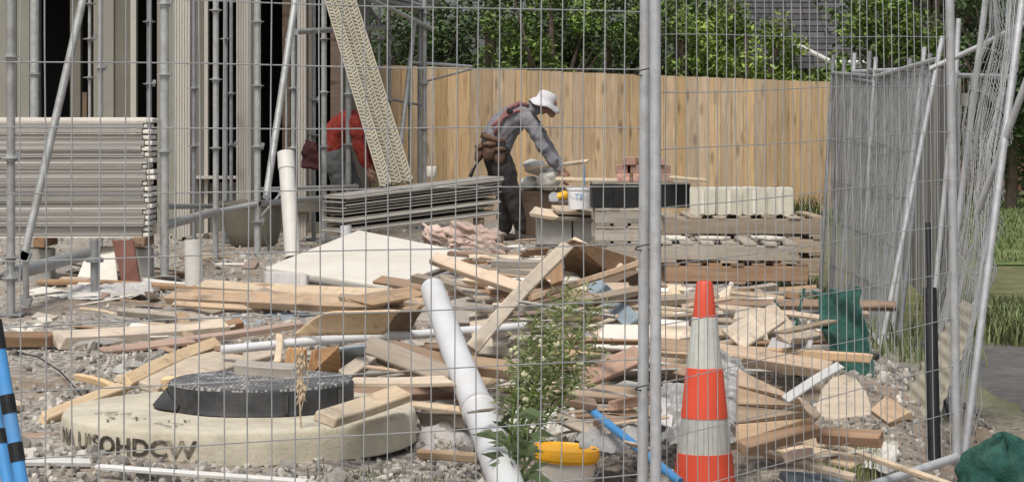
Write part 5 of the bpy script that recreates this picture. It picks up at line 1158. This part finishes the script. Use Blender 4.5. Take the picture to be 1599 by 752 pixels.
for k, (pts_, m_, lab_) in enumerate((
    ([(1018, 545, .12), (1068, 552, .12), (1075, 500, .24), (1024, 497, .24)], 'boardpale', 'pale dusty sheet offcut standing between the fence post and the cone'),
    ([(1138, 520, .2), (1200, 530, .18), (1190, 482, .3), (1150, 480, .3)], 'pale', 'pale square panel offcut above the pine beam'),
    ([(925, 540, .16), (1000, 546, .15), (1000, 508, .24), (945, 505, .25)], 'boardpale', 'cream sheet offcut lying behind the weed next to the fence post'),
    ([(640, 500, .22), (735, 505, .22), (750, 480, .3), (665, 476, .3)], 'boardpale', 'whitish sheet offcut just behind the drain pipe'),
    ([(770, 600, .08), (850, 610, .06), (840, 570, .16), (785, 566, .16)], 'foamgrey', 'grey sheet offcut lying under the weed beside the drain pipe'),
    ([(1190, 556, .12), (1262, 566, .1), (1270, 530, .18), (1205, 526, .18)], 'foamgrey', 'grey sheet offcut between the pine beam and the green shade cloth'))):
    slab([G(*q) for q in pts_], .012, 'sheet_offcut', m_, lab_, 'sheet')
# grooved peach panel
def grooved():
    c = [G(1150, 690, 0), G(1272, 660, .06), G(1248, 622, .16), G(1152, 574, .26)]; t = thing('grooved_panel', 'peach coloured grooved board panel lying tilted right of the cone', 'panel', (c[0]+c[2])/2)
    n_ = (c[1]-c[0]).cross(c[3]-c[0]).normalized()
    for k in range(4):
        v0, v1 = k/4+.008, (k+1)/4-.008; q = [lerp4(c, 0, v0), lerp4(c, 1, v0), lerp4(c, 1, v1), lerp4(c, 0, v1)]
        b = MB(); b.add(q+[p-n_*.018 for p in q], [(0, 1, 2, 3), (7, 6, 5, 4), (0, 4, 5, 1), (1, 5, 6, 2), (2, 6, 7, 3), (3, 7, 4, 0)]); o = b.build('slat', 'pine', t); bevel(o, .003)
grooved()
# round-ended board
pts = [(1276, 668), (1275, 640), (1283, 612), (1300, 593), (1318, 588), (1338, 596), (1354, 618), (1362, 645), (1374, 672)]
slab([P(x, y, 9.7+(660-y)*.004) for x, y in pts], .018, 'round_ended_board', 'pale', 'pale round ended plywood board with dark knots', 'board')
pts = [(940, 640), (948, 615), (975, 602), (1000, 606), (1012, 630), (1000, 650), (965, 655)]
slab([P(x, y, 9.6+(650-y)*.006) for x, y in pts], .03, 'stone_slab', 'blockgrey', 'beige grey broken slab behind the blue pipe', 'slab')
for (a, c, lab) in (((1210, 468), (1236, 522), 'thin green stake leaning one way beside the green cloth'), ((1256, 450), (1240, 522), 'thin green stake crossing the other green stake')):
    b = MB(); b.tube([P(*a, 12.3), P(*c, 12.2)], .008, 8); o = b.build('garden_stake', 'greencloth'); tag(o, lab, 'stake')

# small offcuts scattered through the heap: told apart only by colour and by what they lie near
zones = [ # cx, cy, rx, ry, z0, z1, place
 (710, 590, 50, 60, .05, .2, 'between the concrete ring and the drain pipe', 16),
 (880, 480, 90, 60, .12, .35, 'in the heap behind the weed', 26),
 (1080, 520, 60, 50, .05, .22, 'around the top half of the traffic cone', 14),
 (975, 640, 75, 60, -.12, .06, 'in the rubble near the blue pipe', 26),
 (1250, 560, 90, 60, .0, .15, 'between the pine beam and the green cloth', 14),
 (1300, 715, 110, 30, -.14, -.04, 'in the low rubble right of the cone', 22),
 (560, 560, 90, 40, .05, .2, 'behind the manhole cover', 14),
 (780, 430, 70, 40, .2, .4, 'below the pink insulation', 16),
 (420, 405, 110, 22, .0, .03, 'on the ground before the dark tan tub', 14),
 (160, 445, 120, 22, .0, .04, 'on the ground below the tall board stack', 16),
 (150, 520, 120, 40, .0, .02, 'on the gravel by the thick pale timber', 10),
 (820, 395, 100, 22, .0, .1, 'at the feet of the bent worker', 14),
]
cols = {'pine': 'orange pine', 'pale': 'pale', 'brown': 'dark brown', 'red': 'reddish', 'greywood': 'grey weathered', 'boardpale': 'white painted'}
ro = random.Random(77)
def clear(p, dv):
    sx_ = CX+p.x/p.y*F; sy_ = HY+(EYE-p.z)/p.y*F
    if any(a < sx_ < c and b < sy_ < d_ for a, b, c, d_ in ((1140, 565, 1385, 692), (345, 560, 560, 665), (340, 480, 640, 550), (1262, 440, 1380, 612), (640, 500, 830, 535), (415, 380, 640, 450))): return False
    for q in (p-dv, p, p+dv):
        fl = 7.05+.53*(q.x+.3) if q.x < .45 else 7.33+1.25*(q.x-.47)
        if q.y < fl+.12: return False
        if abs(q.x-.72) < .24 and q.y < 8.75: return False
        if (q.x+.99)**2+(q.y-8.15)**2 < .72**2: return False
        if abs(q.x-.18) < .2 and q.y < 8.75: return False
    return True
for (cx, cy, rx, ry, za, zb, place, n) in zones:
    for k in range(n):
        px = cx+ro.uniform(-rx, rx); py = cy+ro.uniform(-ry, ry); z = ro.uniform(za, zb); m = ro.choice(list(cols)); p = G(px, py, z)
        gzz = ground_z(p.x, p.y); 
        L_ = ro.uniform(.10, .40); an = ro.uniform(-1.2, 1.2)+(math.pi/2 if ro.random() < .12 else 0); dz = ro.uniform(-.12, .12)*L_
        p.z = max(p.z, gzz+.02)
        dv = Vector((math.cos(an), math.sin(an), dz))*L_/2
        if not clear(p, dv): continue
        lab = 'short %s timber offcut %s' % (cols[m], place)
        plank(p-dv, p+dv, ro.choice((.03, .045, .06, .09)), ro.choice((.008, .012, .02, .04)), R(ro.uniform(-35, 40)), m, 'timber_offcut', lab, 'timber', lab.replace('short ', 'short ')+'s', warp=.02)

longs = [(850, 462, 140, 45, .16, .36, 'piled high behind the weed', 16), (1130, 500, 130, 35, .05, .2, 'piled behind the traffic cone', 9), (780, 500, 120, 50, .02, .20, 'tangled in the heap behind the drain pipe', 12), (930, 560, 110, 55, .0, .12, 'across the rubble around the weed', 11), (1200, 540, 90, 50, .03, .18, 'in the tangle right of the cone top', 9),
         (1220, 640, 80, 40, -.1, .04, 'in the tangle beside the cone base', 7), (620, 570, 90, 30, .08, .2, 'in the heap behind the concrete ring', 6), (1130, 480, 110, 20, .0, .1, 'on the ground before the pallets', 7), (380, 505, 150, 35, .0, .06, 'on the dirt around the conduit pipe', 6)]
for (cx, cy, rx, ry, za, zb, place, n) in longs:
    for k in range(n):
        px = cx+ro.uniform(-rx, rx); py = cy+ro.uniform(-ry, ry); m = ro.choice(('pine', 'pale', 'greybrown', 'brown', 'brown', 'greybrown', 'greywood')); p = G(px, py, ro.uniform(za, zb)); p.z = max(p.z, ground_z(p.x, p.y)+.04)
        L_ = ro.uniform(.45, 1.25); an = ro.gauss(0, .8); dv = Vector((math.cos(an), math.sin(an), ro.uniform(-.13, .13)))*L_/2
        if not clear(p, dv): continue
        lab = 'long %s timber board %s' % ({**cols, 'greybrown': 'grey brown'}[m], place)
        plank(p-dv, p+dv, ro.choice((.045, .06, .07, .09)), ro.choice((.02, .03, .04)), R(ro.uniform(-5, 35)), m, 'timber_board', lab, 'timber', lab+'s', warp=.012)
# thin splinters, lath and scraps of sheet between the bigger timbers
for (cx, cy, rx, ry, za, zb, place, n) in zones:
    for k in range(int(n*.55)):
        px = cx+ro.uniform(-rx, rx)*1.1; py = cy+ro.uniform(-ry, ry)*1.1; m = ro.choice(('pine', 'pale', 'greywood', 'boardpale', 'brown', 'blockgrey')); p = G(px, py, ro.uniform(za, zb)*1.1)
        p.z = max(p.z, ground_z(p.x, p.y)+.015); L_ = ro.uniform(.25, .8); an = ro.uniform(-.9, .9); dv = Vector((math.cos(an), math.sin(an), ro.uniform(-.2, .2)))*L_/2
        if not clear(p, dv): continue
        lab = 'thin %s lath %s' % ({**cols, 'blockgrey': 'dusty grey'}[m], place)
        plank(p-dv, p+dv, ro.uniform(.015, .035), ro.uniform(.006, .014), R(ro.uniform(-30, 30)), m, 'timber_lath', lab, 'lath', lab+'s', warp=.03)
    for k in range(int(n*.3)):
        px = cx+ro.uniform(-rx, rx); py = cy+ro.uniform(-ry, ry); m = ro.choice(('plaster', 'foamgrey', 'boarddark', 'film', 'brown')); p = G(px, py, ro.uniform(za, zb))
        p.z = max(p.z, ground_z(p.x, p.y)+.03); w1 = ro.uniform(.05, .16); an = ro.uniform(0, 3); u_ = Vector((math.cos(an), math.sin(an)*.8, ro.uniform(-.3, .3)))*w1; v_ = Vector((-math.sin(an)*.6, math.cos(an), ro.uniform(-.1, .5)))*w1*ro.uniform(.4, .9)
        if not clear(p, u_): continue
        nm_ = {'plaster': 'white', 'foamgrey': 'pale grey', 'boarddark': 'dark grey', 'film': 'silver grey', 'brown': 'brown'}[m]
        lab = 'torn %s sheet scrap %s' % (nm_, place)
        sheet([p-u_-v_, p+u_-v_*ro.uniform(.4, 1), p+u_*ro.uniform(.5, 1)+v_, p-u_+v_*ro.uniform(.3, 1)], 8, 6, .02, ro.uniform(0, 50), .004, 'sheet_scrap', m, lab, 'scrap', lab+'s', fr=5, smooth=False)

# ------------------------------------------------------------------ plants in the site
def weed(name, base, tips, leafn, leafL, m, lab, seed, heads=0, bushy=None, sm_='leafmid'):
    t = thing(name, lab, 'weed', base); r = random.Random(seed); st = MB(); lf = MB(); hd = MB()
    for (tip, bend) in tips:
        mid = base.lerp(tip, .5)+bend; P_ = []
        for k in range(11):
            u = k/10; P_.append(base*(1-u)**2+mid*2*u*(1-u)+tip*u*u)
        st.tube(P_, [.0065*(1-.75*k/10) for k in range(11)], 6)
        L_ = (tip-base).length
        for k in range(leafn):
            u = r.uniform(.05, 1)**.6; p = base*(1-u)**2+mid*2*u*(1-u)+tip*u*u
            if bushy and u < .42 and r.random() < .85: continue
            if bushy and u > .35:      # side twigs
                dirn = Vector((r.gauss(0, 1), r.gauss(0, 1), r.uniform(-.1, 1.2))).normalized(); q = p+dirn*r.uniform(.03, bushy)
                if r.random() < .3: st.tube([p, q], [.002, .001], 4)
                p = q
                if heads and r.random() < heads:
                    hb = MB()
                    for q_ in range(5): hb.blob(p+Vector((r.gauss(0, .007), r.gauss(0, .007), .004+r.gauss(0, .005))), (r.uniform(.005, .010),)*3, 6, None, .6, r.random()*9)
                    hb.build('flower_head', 'seedhead', t, smooth=True)
            dr = Vector((r.gauss(0, 1), r.gauss(0, .8), r.uniform(-.1, 1.0))).normalized(); s = leafL*r.uniform(.5, 1.2); sd_ = dr.cross(Vector((r.gauss(0, 1), r.gauss(0, 1), r.gauss(0, 1)))).normalized()*s*(.09 if leafL < .08 else .05)
            e = p+dr*s; mm = p+dr*s*.5+Vector((0, 0, s*.12)); e.z -= s*.15
            lf.add([p, mm+sd_, e, mm-sd_], [(0, 1, 2), (0, 2, 3)], r.random())
    st.build('stem', sm_, t); lf.build('leaves', m, t)
    return t
bz_ = P(792, 752, 8.0); bs = Vector((bz_.x, 8.0, ground_z(bz_.x, 8.0)))
tips = [(P(905, 452, 8.1), Vector((-.05, 0, 0))), (P(878, 470, 8.2), Vector((-.06, 0, 0))), (P(935, 480, 8.0), Vector((-.06, 0, 0))), (P(838, 500, 8.0), Vector((-.05, 0, 0))), (P(860, 540, 7.9), Vector((-.03, 0, 0))), (P(930, 545, 8.1), Vector((-.05, 0, 0))), (P(905, 590, 8.0), Vector((-.03, 0, 0))), (P(820, 570, 8.1), Vector((-.03, 0, 0))), (P(895, 520, 8.1), Vector((-.04, 0, 0)))]
weed('tall_weed', bs, tips, 200, .036, 'weedleaf', 'tall bushy green weed with pale flower heads growing through the fence', 5, heads=.018, bushy=.085)
b2 = Vector((P(808, 0, 7.75).x, 7.75, ground_z(P(822, 0, 7.75).x, 7.75)))
weed('strap_leaved_weed', b2, [(P(800, 645, 7.75), Vector((0, 0, 0))), (P(826, 676, 7.7), Vector((0, 0, 0))), (P(792, 690, 7.7), Vector((0, 0, 0)))], 24, .12, 'weedleafdark', 'dark green weed with long narrow leaves against the foot of the drain pipe', 6)
b3 = Vector((P(1318, 0, 9.0).x, 9.0, ground_z(P(1318, 0, 9.0).x, 9.0)))
blades('grass_clump', [(b3.x+ro.uniform(-.1, .1), b3.y+ro.uniform(-.1, .1)) for _ in range(22)], .17, 'weedleaf', 'wispy green grass clump in the low rubble right of the cone', 'grass', 8, wid=.003, n=12, kind=None, spread=.03)
# dry stalk in front of the cover
def dry():
    c = P(466, 660, 7.6); t = thing('dry_stalk', 'dry straw coloured stalk standing in front of the black manhole cover', 'dry weed', Vector((c.x, c.y, .09))); b = MB(); r = random.Random(3)
    b.tube([P(470, 668, 7.6), P(467, 600, 7.6), P(470, 540, 7.62)], .003, 6)
    b.tube([P(470, 640, 7.6), P(482, 590, 7.6), P(479, 560, 7.6)], .002, 5); b.build('stem', 'dryweed', t); b = MB()
    for k in range(120):
        u = r.random(); p = P(469+r.uniform(-4, 4), 545+u*75, 7.6); s = r.uniform(.015, .035); dr = Vector((r.gauss(0, .35), r.gauss(0, .35), -1)).normalized(); sd_ = Vector((1, 0, 0))*s*.16
        b.add([p, p+dr*s*.5+sd_, p+dr*s, p+dr*s*.5-sd_], [(0, 1, 2), (0, 2, 3)])
    b.build('dried_leaves', 'dryweed', t)
dry()
# loose wire on the gravel
b = MB(); b.tube([G(10, 545, .02), G(60, 557, .05), G(95, 580, .03), G(118, 606, .02), G(140, 628, .02)], .004, 6); o = b.build('loose_cable', 'black'); tag(o, 'thin dark cable curling over the gravel near the striped poles', 'cable')
for k, (x, y, lab) in enumerate(((60, 505, 'white rubble lump on the gravel near the scaffold foot'), (40, 517, 'smaller white rubble lump beside the brown timber end'), (205, 575, 'grey rubble lump beside the yellow sticks'), (235, 590, 'flat rubble piece behind the yellow sticks'))):
    b = MB(); p = G(x, y, .03); b.blob(p, (.06, .05, .035), 8, None, 1.2, k); o = b.build('rubble_lump', 'plaster' if k < 2 else 'blockgrey'); tag(o, lab, 'rubble')

# ------------------------------------------------------------------ people
def grow(parts, name, m, parent, voxel=.012, extra=0.0, sub=0):
    """limb chains joined into one continuous surface"""
    b = MB()
    for ch in parts:
        pts = [Vector(p[0]) for p in ch]; rr = [(p[1][0]+extra, p[1][1]+extra) if isinstance(p[1], tuple) else p[1]+extra for p in ch]
        # smooth the chain
        P2 = []; R2 = []
        n = len(pts)
        for i in range(n-1):
            for k in range(4):
                u = k/4; p0 = pts[max(i-1, 0)]; p1 = pts[i]; p2 = pts[i+1]; p3 = pts[min(i+2, n-1)]
                P2.append(.5*((2*p1)+(p2-p0)*u+(2*p0-5*p1+4*p2-p3)*u*u+(3*p1-p0-3*p2+p3)*u**3))
                a, c = rr[i], rr[i+1]; a = a if isinstance(a, tuple) else (a, a); c = c if isinstance(c, tuple) else (c, c); s = u*u*(3-2*u)
                R2.append((a[0]*(1-s)+c[0]*s, a[1]*(1-s)+c[1]*s))
        P2.append(pts[-1]); a = rr[-1]; R2.append(a if isinstance(a, tuple) else (a, a))
        b.tube(P2, R2, 14)
        for p, q in ((P2[0], R2[0]), (P2[-1], R2[-1])): b.blob(p, (min(q)*.96,)*3, 10)
    o = b.build(name, m, parent, smooth=True)
    md = o.modifiers.new('join', 'REMESH'); md.mode = 'VOXEL'; md.voxel_size = voxel; md.use_smooth_shade = True
    s = o.modifiers.new('soft', 'SMOOTH'); s.factor = .5; s.iterations = 3
    if name in ('shirt', 'trousers'):
        tx = bpy.data.textures.new(name+' folds', 'CLOUDS'); tx.noise_scale = .11; tx.noise_depth = 2
        dm = o.modifiers.new('folds', 'DISPLACE'); dm.texture = tx; dm.strength = .05; dm.mid_level = .45; dm.texture_coords = 'LOCAL'
    return o
def hand(w_, dirn, side, fwd, curl=.5):
    """palm, four fingers and a thumb as chains from the wrist w_ along dirn; side points to the thumb"""
    dirn = dirn.normalized(); side = (side-dirn*side.dot(dirn)).normalized(); nn_ = dirn.cross(side)*fwd
    ch = [[(w_, (.026, .020)), (w_+dirn*.04, (.036, .017)), (w_+dirn*.085, (.040, .015))]]
    for k, ln in enumerate((.072, .08, .075, .058)):
        o = w_+dirn*.085+side*(.03-.02*k); m_ = o+dirn*ln*.5+nn_*ln*.12*curl; e = o+dirn*ln*.85+nn_*ln*.55*curl
        ch.append([(o, .0095), (m_, .009), (e, .0075)])
    o = w_+dirn*.025+side*.025; ch.append([(o, .013), (o+side*.03+dirn*.03, .011), (o+side*.035+dirn*.065+nn_*.02, .009)])
    return ch
def worker_hat():
    S = 22.8/F
    def W(px, py, dy=0): return Vector(((px-CX)*S, 22.8+dy, EYE-(py-HY)*S))
    gz_ = ground_z(W(790, 0).x, 22.8)
    t = thing('person', 'person in a white sun hat, grey shirt and dark trousers bending over the boards', 'person', Vector((W(795, 0).x, 22.8, gz_)))
    wr_n, wr_f = W(875, 268, -.17), W(880, 264, .1)
    torso = [(W(772, 232), (.14, .165)), (W(774, 218), (.15, .17)), (W(785, 200), (.15, .18)), (W(801, 186), (.15, .20)), (W(817, 179), (.12, .20)), (W(829, 173), (.075, .12)), (W(838, 170), (.055, .06)), (W(846, 168), (.055, .055))]
    armn = [(W(818, 180, -.16), .062), (W(831, 198, -.2), .056), (W(846, 226, -.22), .045), (W(860, 248, -.2), .042), (wr_n, .028)]
    armf = [(W(822, 176, .16), .062), (W(836, 196, .2), .056), (W(852, 222, .2), .045), (W(866, 245, .16), .04), (wr_f, .028)]
    legn = [(W(775, 234, -.085), .11), (W(787, 265, -.11), .105), (W(799, 300, -.13), .078), (W(806, 325, -.12), .070), (W(813, 356, -.1), .042)]
    legf = [(W(772, 236, .085), .11), (W(778, 268, .11), .10), (W(788, 302, .13), .076), (W(789, 328, .15), .068), (W(788, 357, .17), .044)]
    head = [(W(846, 171), (.058, .055)), (W(852, 165), (.088, .075)), (W(856, 160), (.092, .078)), (W(857, 154), (.075, .07))]
    face = [(W(858, 168), (.05, .05)), (W(862, 178), (.04, .042))]
    nose = [(W(864, 168), .012), (W(868, 174), .014)]
    ear = [(W(852, 170, -.075), .014), (W(853, 175, -.075), .010)]
    body = [[(p, (r_[0]*.82, r_[1]*.86) if isinstance(r_, tuple) else r_*.8) for p, r_ in ch] for ch in (torso,)]
    body += [[(p, r_*.78) for p, r_ in ch[:-1]]+[ch[-1]] for ch in (armn, armf)] + [[(p, r_*.8) for p, r_ in ch] for ch in (legn, legf)]
    hands = hand(wr_n, Vector((.35, -.05, -1)), Vector((.6, -.9, .2)), -1, .6)+hand(wr_f, Vector((.4, 0, -1)), Vector((.5, .8, .1)), 1, .6)
    grow(body+[head, face, nose, ear]+hands, 'body', 'skin', t, voxel=.009)
    for dy in (-.035, .035):
        b = MB(); b.blob(W(866, 169, dy), (.008, .011, .009), 8); b.build('eye', 'black', t)
    b = MB(); b.tube([W(866, 179, -.02), W(867, 179, .02)], .005, 6); b.build('mouth', 'maroon', t)
    grow([torso[1:7], [(p, r_+.012) for p, r_ in armn[:-1]]+[(armn[-1][0].lerp(armn[-2][0], .25), .043)], [(p, r_+.012) for p, r_ in armf[:-1]]+[(armf[-1][0].lerp(armf[-2][0], .25), .043)],
          [(W(790, 205), (.13, .16)), (W(778, 226), (.14, .17))]], 'shirt', 'shirtgrey', t, voxel=.013)
    grow([[(p, r_+.012) for p, r_ in ch[:-1]]+[(ch[-1][0], .062)] for ch in (legn, legf)]+[[(W(774, 224), (.14, .17)), (W(773, 240), (.13, .17))]], 'trousers', 'trousers', t, voxel=.013)
    for (a, dy, dx) in ((legn[-1][0], -.1, 1), (legf[-1][0], .17, 1)):
        an = a.copy(); zf = gz_+.035
        b = grow([[(an, .05), (Vector((an.x-.01, an.y, zf+.02)), .052), (Vector((an.x+.08, an.y, zf)), (.035, .045)), (Vector((an.x+.19, an.y, zf-.008)), (.027, .045))]], 'boot', 'boot', t, voxel=.01)
    # hat: crown and drooping brim
    hc = W(852, 158); M = Euler((0, R(22), 0)).to_matrix(); b = MB()
    vs = []; n = 40; prof = [(.001, .105), (.06, .10), (.088, .08), (.098, .03), (.102, .0), (.125, -.015), (.155, -.045), (.162, -.062), (.158, -.066), (.12, -.025), (.098, -.004)]
    for (r_, z) in prof:
        for j in range(n):
            a = 2*math.pi*j/n; k = 1+(.06*math.sin(a*3+1) if r_ > .11 else .02*math.sin(a*2)); vs.append(hc+M @ Vector((r_*k*math.cos(a)*1.05, r_*k*math.sin(a), z+(.012*math.sin(a*4+.5) if r_ > .12 else 0))))
    b.add(vs, [(i*n+j, i*n+(j+1) % n, (i+1)*n+(j+1) % n, (i+1)*n+j) for i in range(len(prof)-1) for j in range(n)]); h = b.build('sun_hat', 'hat', t, smooth=True)
    # patterned harness straps over the shoulders and back
    def strap(pts, w_, nm, m='harness', th=.006):
        b = MB(); pp = [Vector(p) for p in pts]; vs = []
        for i, p in enumerate(pp):
            tt = (pp[min(i+1, len(pp)-1)]-pp[max(i-1, 0)]).normalized(); s = tt.cross(Vector((0, -1, 0))).normalized()*w_/2
            vs += [p+s, p-s]
        b.add(vs, [(2*i, 2*i+2, 2*i+3, 2*i+1) for i in range(len(pp)-1)]); o = b.build(nm, m, t, smooth=True); s_ = o.modifiers.new('t', 'SOLIDIFY'); s_.thickness = th; return o
    strap([W(826, 167, -.12), W(812, 161, -.15), W(798, 167, -.19), W(788, 178, -.2), W(779, 195, -.2), W(773, 210, -.19)], .045, 'harness_strap')
    strap([W(822, 176, -.2), W(808, 172, -.215), W(796, 178, -.215), W(780, 186, -.19), W(768, 198, -.18)], .035, 'harness_strap')
    b = MB(); b.box(W(796, 174, -.225), (.06, .02, .05), Matrix.Rotation(.5, 3, 'Y')); o = b.build('harness_buckle', 'black', t); bevel(o, .008)
    # tool belt
    b = MB(); nn2 = 28; c = W(775, 218); vs = []
    for z in (-.03, .03):
        for j in range(nn2):
            a = 2*math.pi*j/nn2; vs.append(c+Matrix.Rotation(R(18), 3, 'Y') @ Vector((.165*math.cos(a), .19*math.sin(a), z)))
    b.add(vs, [(j, (j+1) % nn2, nn2+(j+1) % nn2, nn2+j) for j in range(nn2)]); o = b.build('belt', 'leather', t, smooth=True); s_ = o.modifiers.new('t', 'SOLIDIFY'); s_.thickness = .012
    for (x, y, dy, w_, h_) in ((765, 236, -.2, .15, .2), (781, 244, -.2, .13, .19), (749, 240, -.08, .10, .17)):
        b = MB(); b.blob(W(x, y, dy), (w_/2, .05, h_/2), 14, Matrix.Rotation(.25, 3, 'Y'), .15, x); b.build('tool_pouch', 'leather', t, smooth=True)
        b = MB(); b.blob(W(x, y-11, dy-.02), (w_/2*1.02, .05, .03), 12, None, .3, x); b.build('pouch_flap', 'leather', t, smooth=True)
    b = MB(); b.tube([W(750, 246, -.1), W(741, 262, -.1), W(734, 276, -.1)], [.012, .012, .02], 8); b.build('hammer_handle', 'black', t)
worker_hat()
def worker_red():
    Z = 24.0; S = Z/F
    def W(px, py, dy=0): return Vector(((px-CX)*S, Z+dy, EYE-(py-HY)*S))
    gz_ = ground_z(-1.8, Z)
    t = thing('person', 'person in a red long sleeved shirt bending down behind the scaffold', 'person', Vector((W(535, 0).x, Z, gz_)))
    torso = [(W(524, 244), (.13, .15)), (W(523, 226), (.14, .15)), (W(528, 206), (.145, .16)), (W(540, 192), (.13, .18)), (W(554, 187), (.10, .17)), (W(566, 192), (.07, .08)), (W(573, 197), (.055, .055))]
    armn = [(W(553, 190, -.16), .068), (W(560, 212, -.2), .058), (W(563, 232, -.2), .048), (W(570, 248, -.2), .042), (W(577, 264, -.2), .028)]
    armf = [(W(556, 190, .16), .066), (W(566, 212, .2), .055), (W(574, 235, .2), .045), (W(584, 252, .2), .04), (W(590, 268, .2), .028)]
    legn = [(W(524, 248, -.09), .1), (W(533, 280, -.11), .092), (W(545, 305, -.13), .066), (W(540, 330, -.12), .062), (W(532, 352, -.1), .045)]
    legf = [(W(532, 248, .09), .1), (W(544, 278, .11), .092), (W(555, 303, .13), .066), (W(552, 330, .15), .06), (W(545, 352, .16), .045)]
    head = [(W(574, 199), (.058, .055)), (W(580, 205), (.085, .075)), (W(583, 211), (.09, .078)), (W(581, 218), (.06, .06))]
    body = [[(p, (r_[0]*.8, r_[1]*.85) if isinstance(r_, tuple) else r_) for p, r_ in torso]]+[[(p, r_*.8) for p, r_ in ch[:-1]]+[ch[-1]] for ch in (armn, armf)]+[[(p, r_*.8) for p, r_ in ch] for ch in (legn, legf)]
    hands = hand(armn[-1][0], Vector((.35, 0, -1)), Vector((.8, -.5, .2)), -1, .7)+hand(armf[-1][0], Vector((.3, 0, -1)), Vector((.8, .5, .2)), 1, .7)
    nose = [(W(590, 209), .012), (W(592, 213), .013)]
    grow(body+[head, nose]+hands, 'body', 'skin', t, voxel=.009)
    b = MB(); b.blob(W(577, 205), (.095, .09, .085), 16, None, .1, 3); b.build('hair', 'black', t, smooth=True)
    for dy in (-.035, .035): b = MB(); b.blob(W(589, 213, dy), (.009, .011, .009), 8); b.build('eye', 'black', t)
    grow([torso[:6], [(p, r_+.012) for p, r_ in armn[:-1]]+[(armn[-1][0].lerp(armn[-2][0], .2), .042)], [(p, r_+.012) for p, r_ in armf[:-1]]+[(armf[-1][0].lerp(armf[-2][0], .2), .042)]], 'shirt', 'shirtred', t, voxel=.013)
    grow([[(p, r_+.014) for p, r_ in ch[:-1]]+[(ch[-1][0], .062)] for ch in (legn, legf)]+[[(W(527, 236), (.15, .17)), (W(528, 250), (.14, .17))]], 'trousers', 'trousersgrey', t, voxel=.013)
    for ch in (legn, legf):
        an = ch[-1][0]; zf = gz_+.035
        grow([[(an, .05), (Vector((an.x, an.y, zf+.02)), .052), (Vector((an.x+.09, an.y, zf)), (.035, .045)), (Vector((an.x+.2, an.y, zf-.008)), (.027, .045))]], 'boot', 'boot', t, voxel=.01)
worker_red()
# dark red jacket hanging on the scaffold
o = sheet([P(470, 262, 22.6), P(497, 264, 22.5), P(493, 221, 22.6), P(478, 220, 22.7)], 26, 30, .05, 17, .03, 'hanging_jacket', 'maroon', 'x', 'jacket', fr=8); tag(o, 'dark maroon jacket hanging from the scaffold beside the person in red', 'jacket')
b = MB(); b.blob(P(672, 264, 23.5), (.0, .0, .0), 4); 
b = MB(); b.lathe(P(674, 276, 23.4), [(.05, 0), (.055, .01), (.055, .10), (.05, .11), (0, .11)], 20); o = b.build('paint_tin', 'boardpale'); autosmooth(o); tag(o, 'small white tin standing on the low grey board stack', 'tin')
bpy.context.view_layer.update()
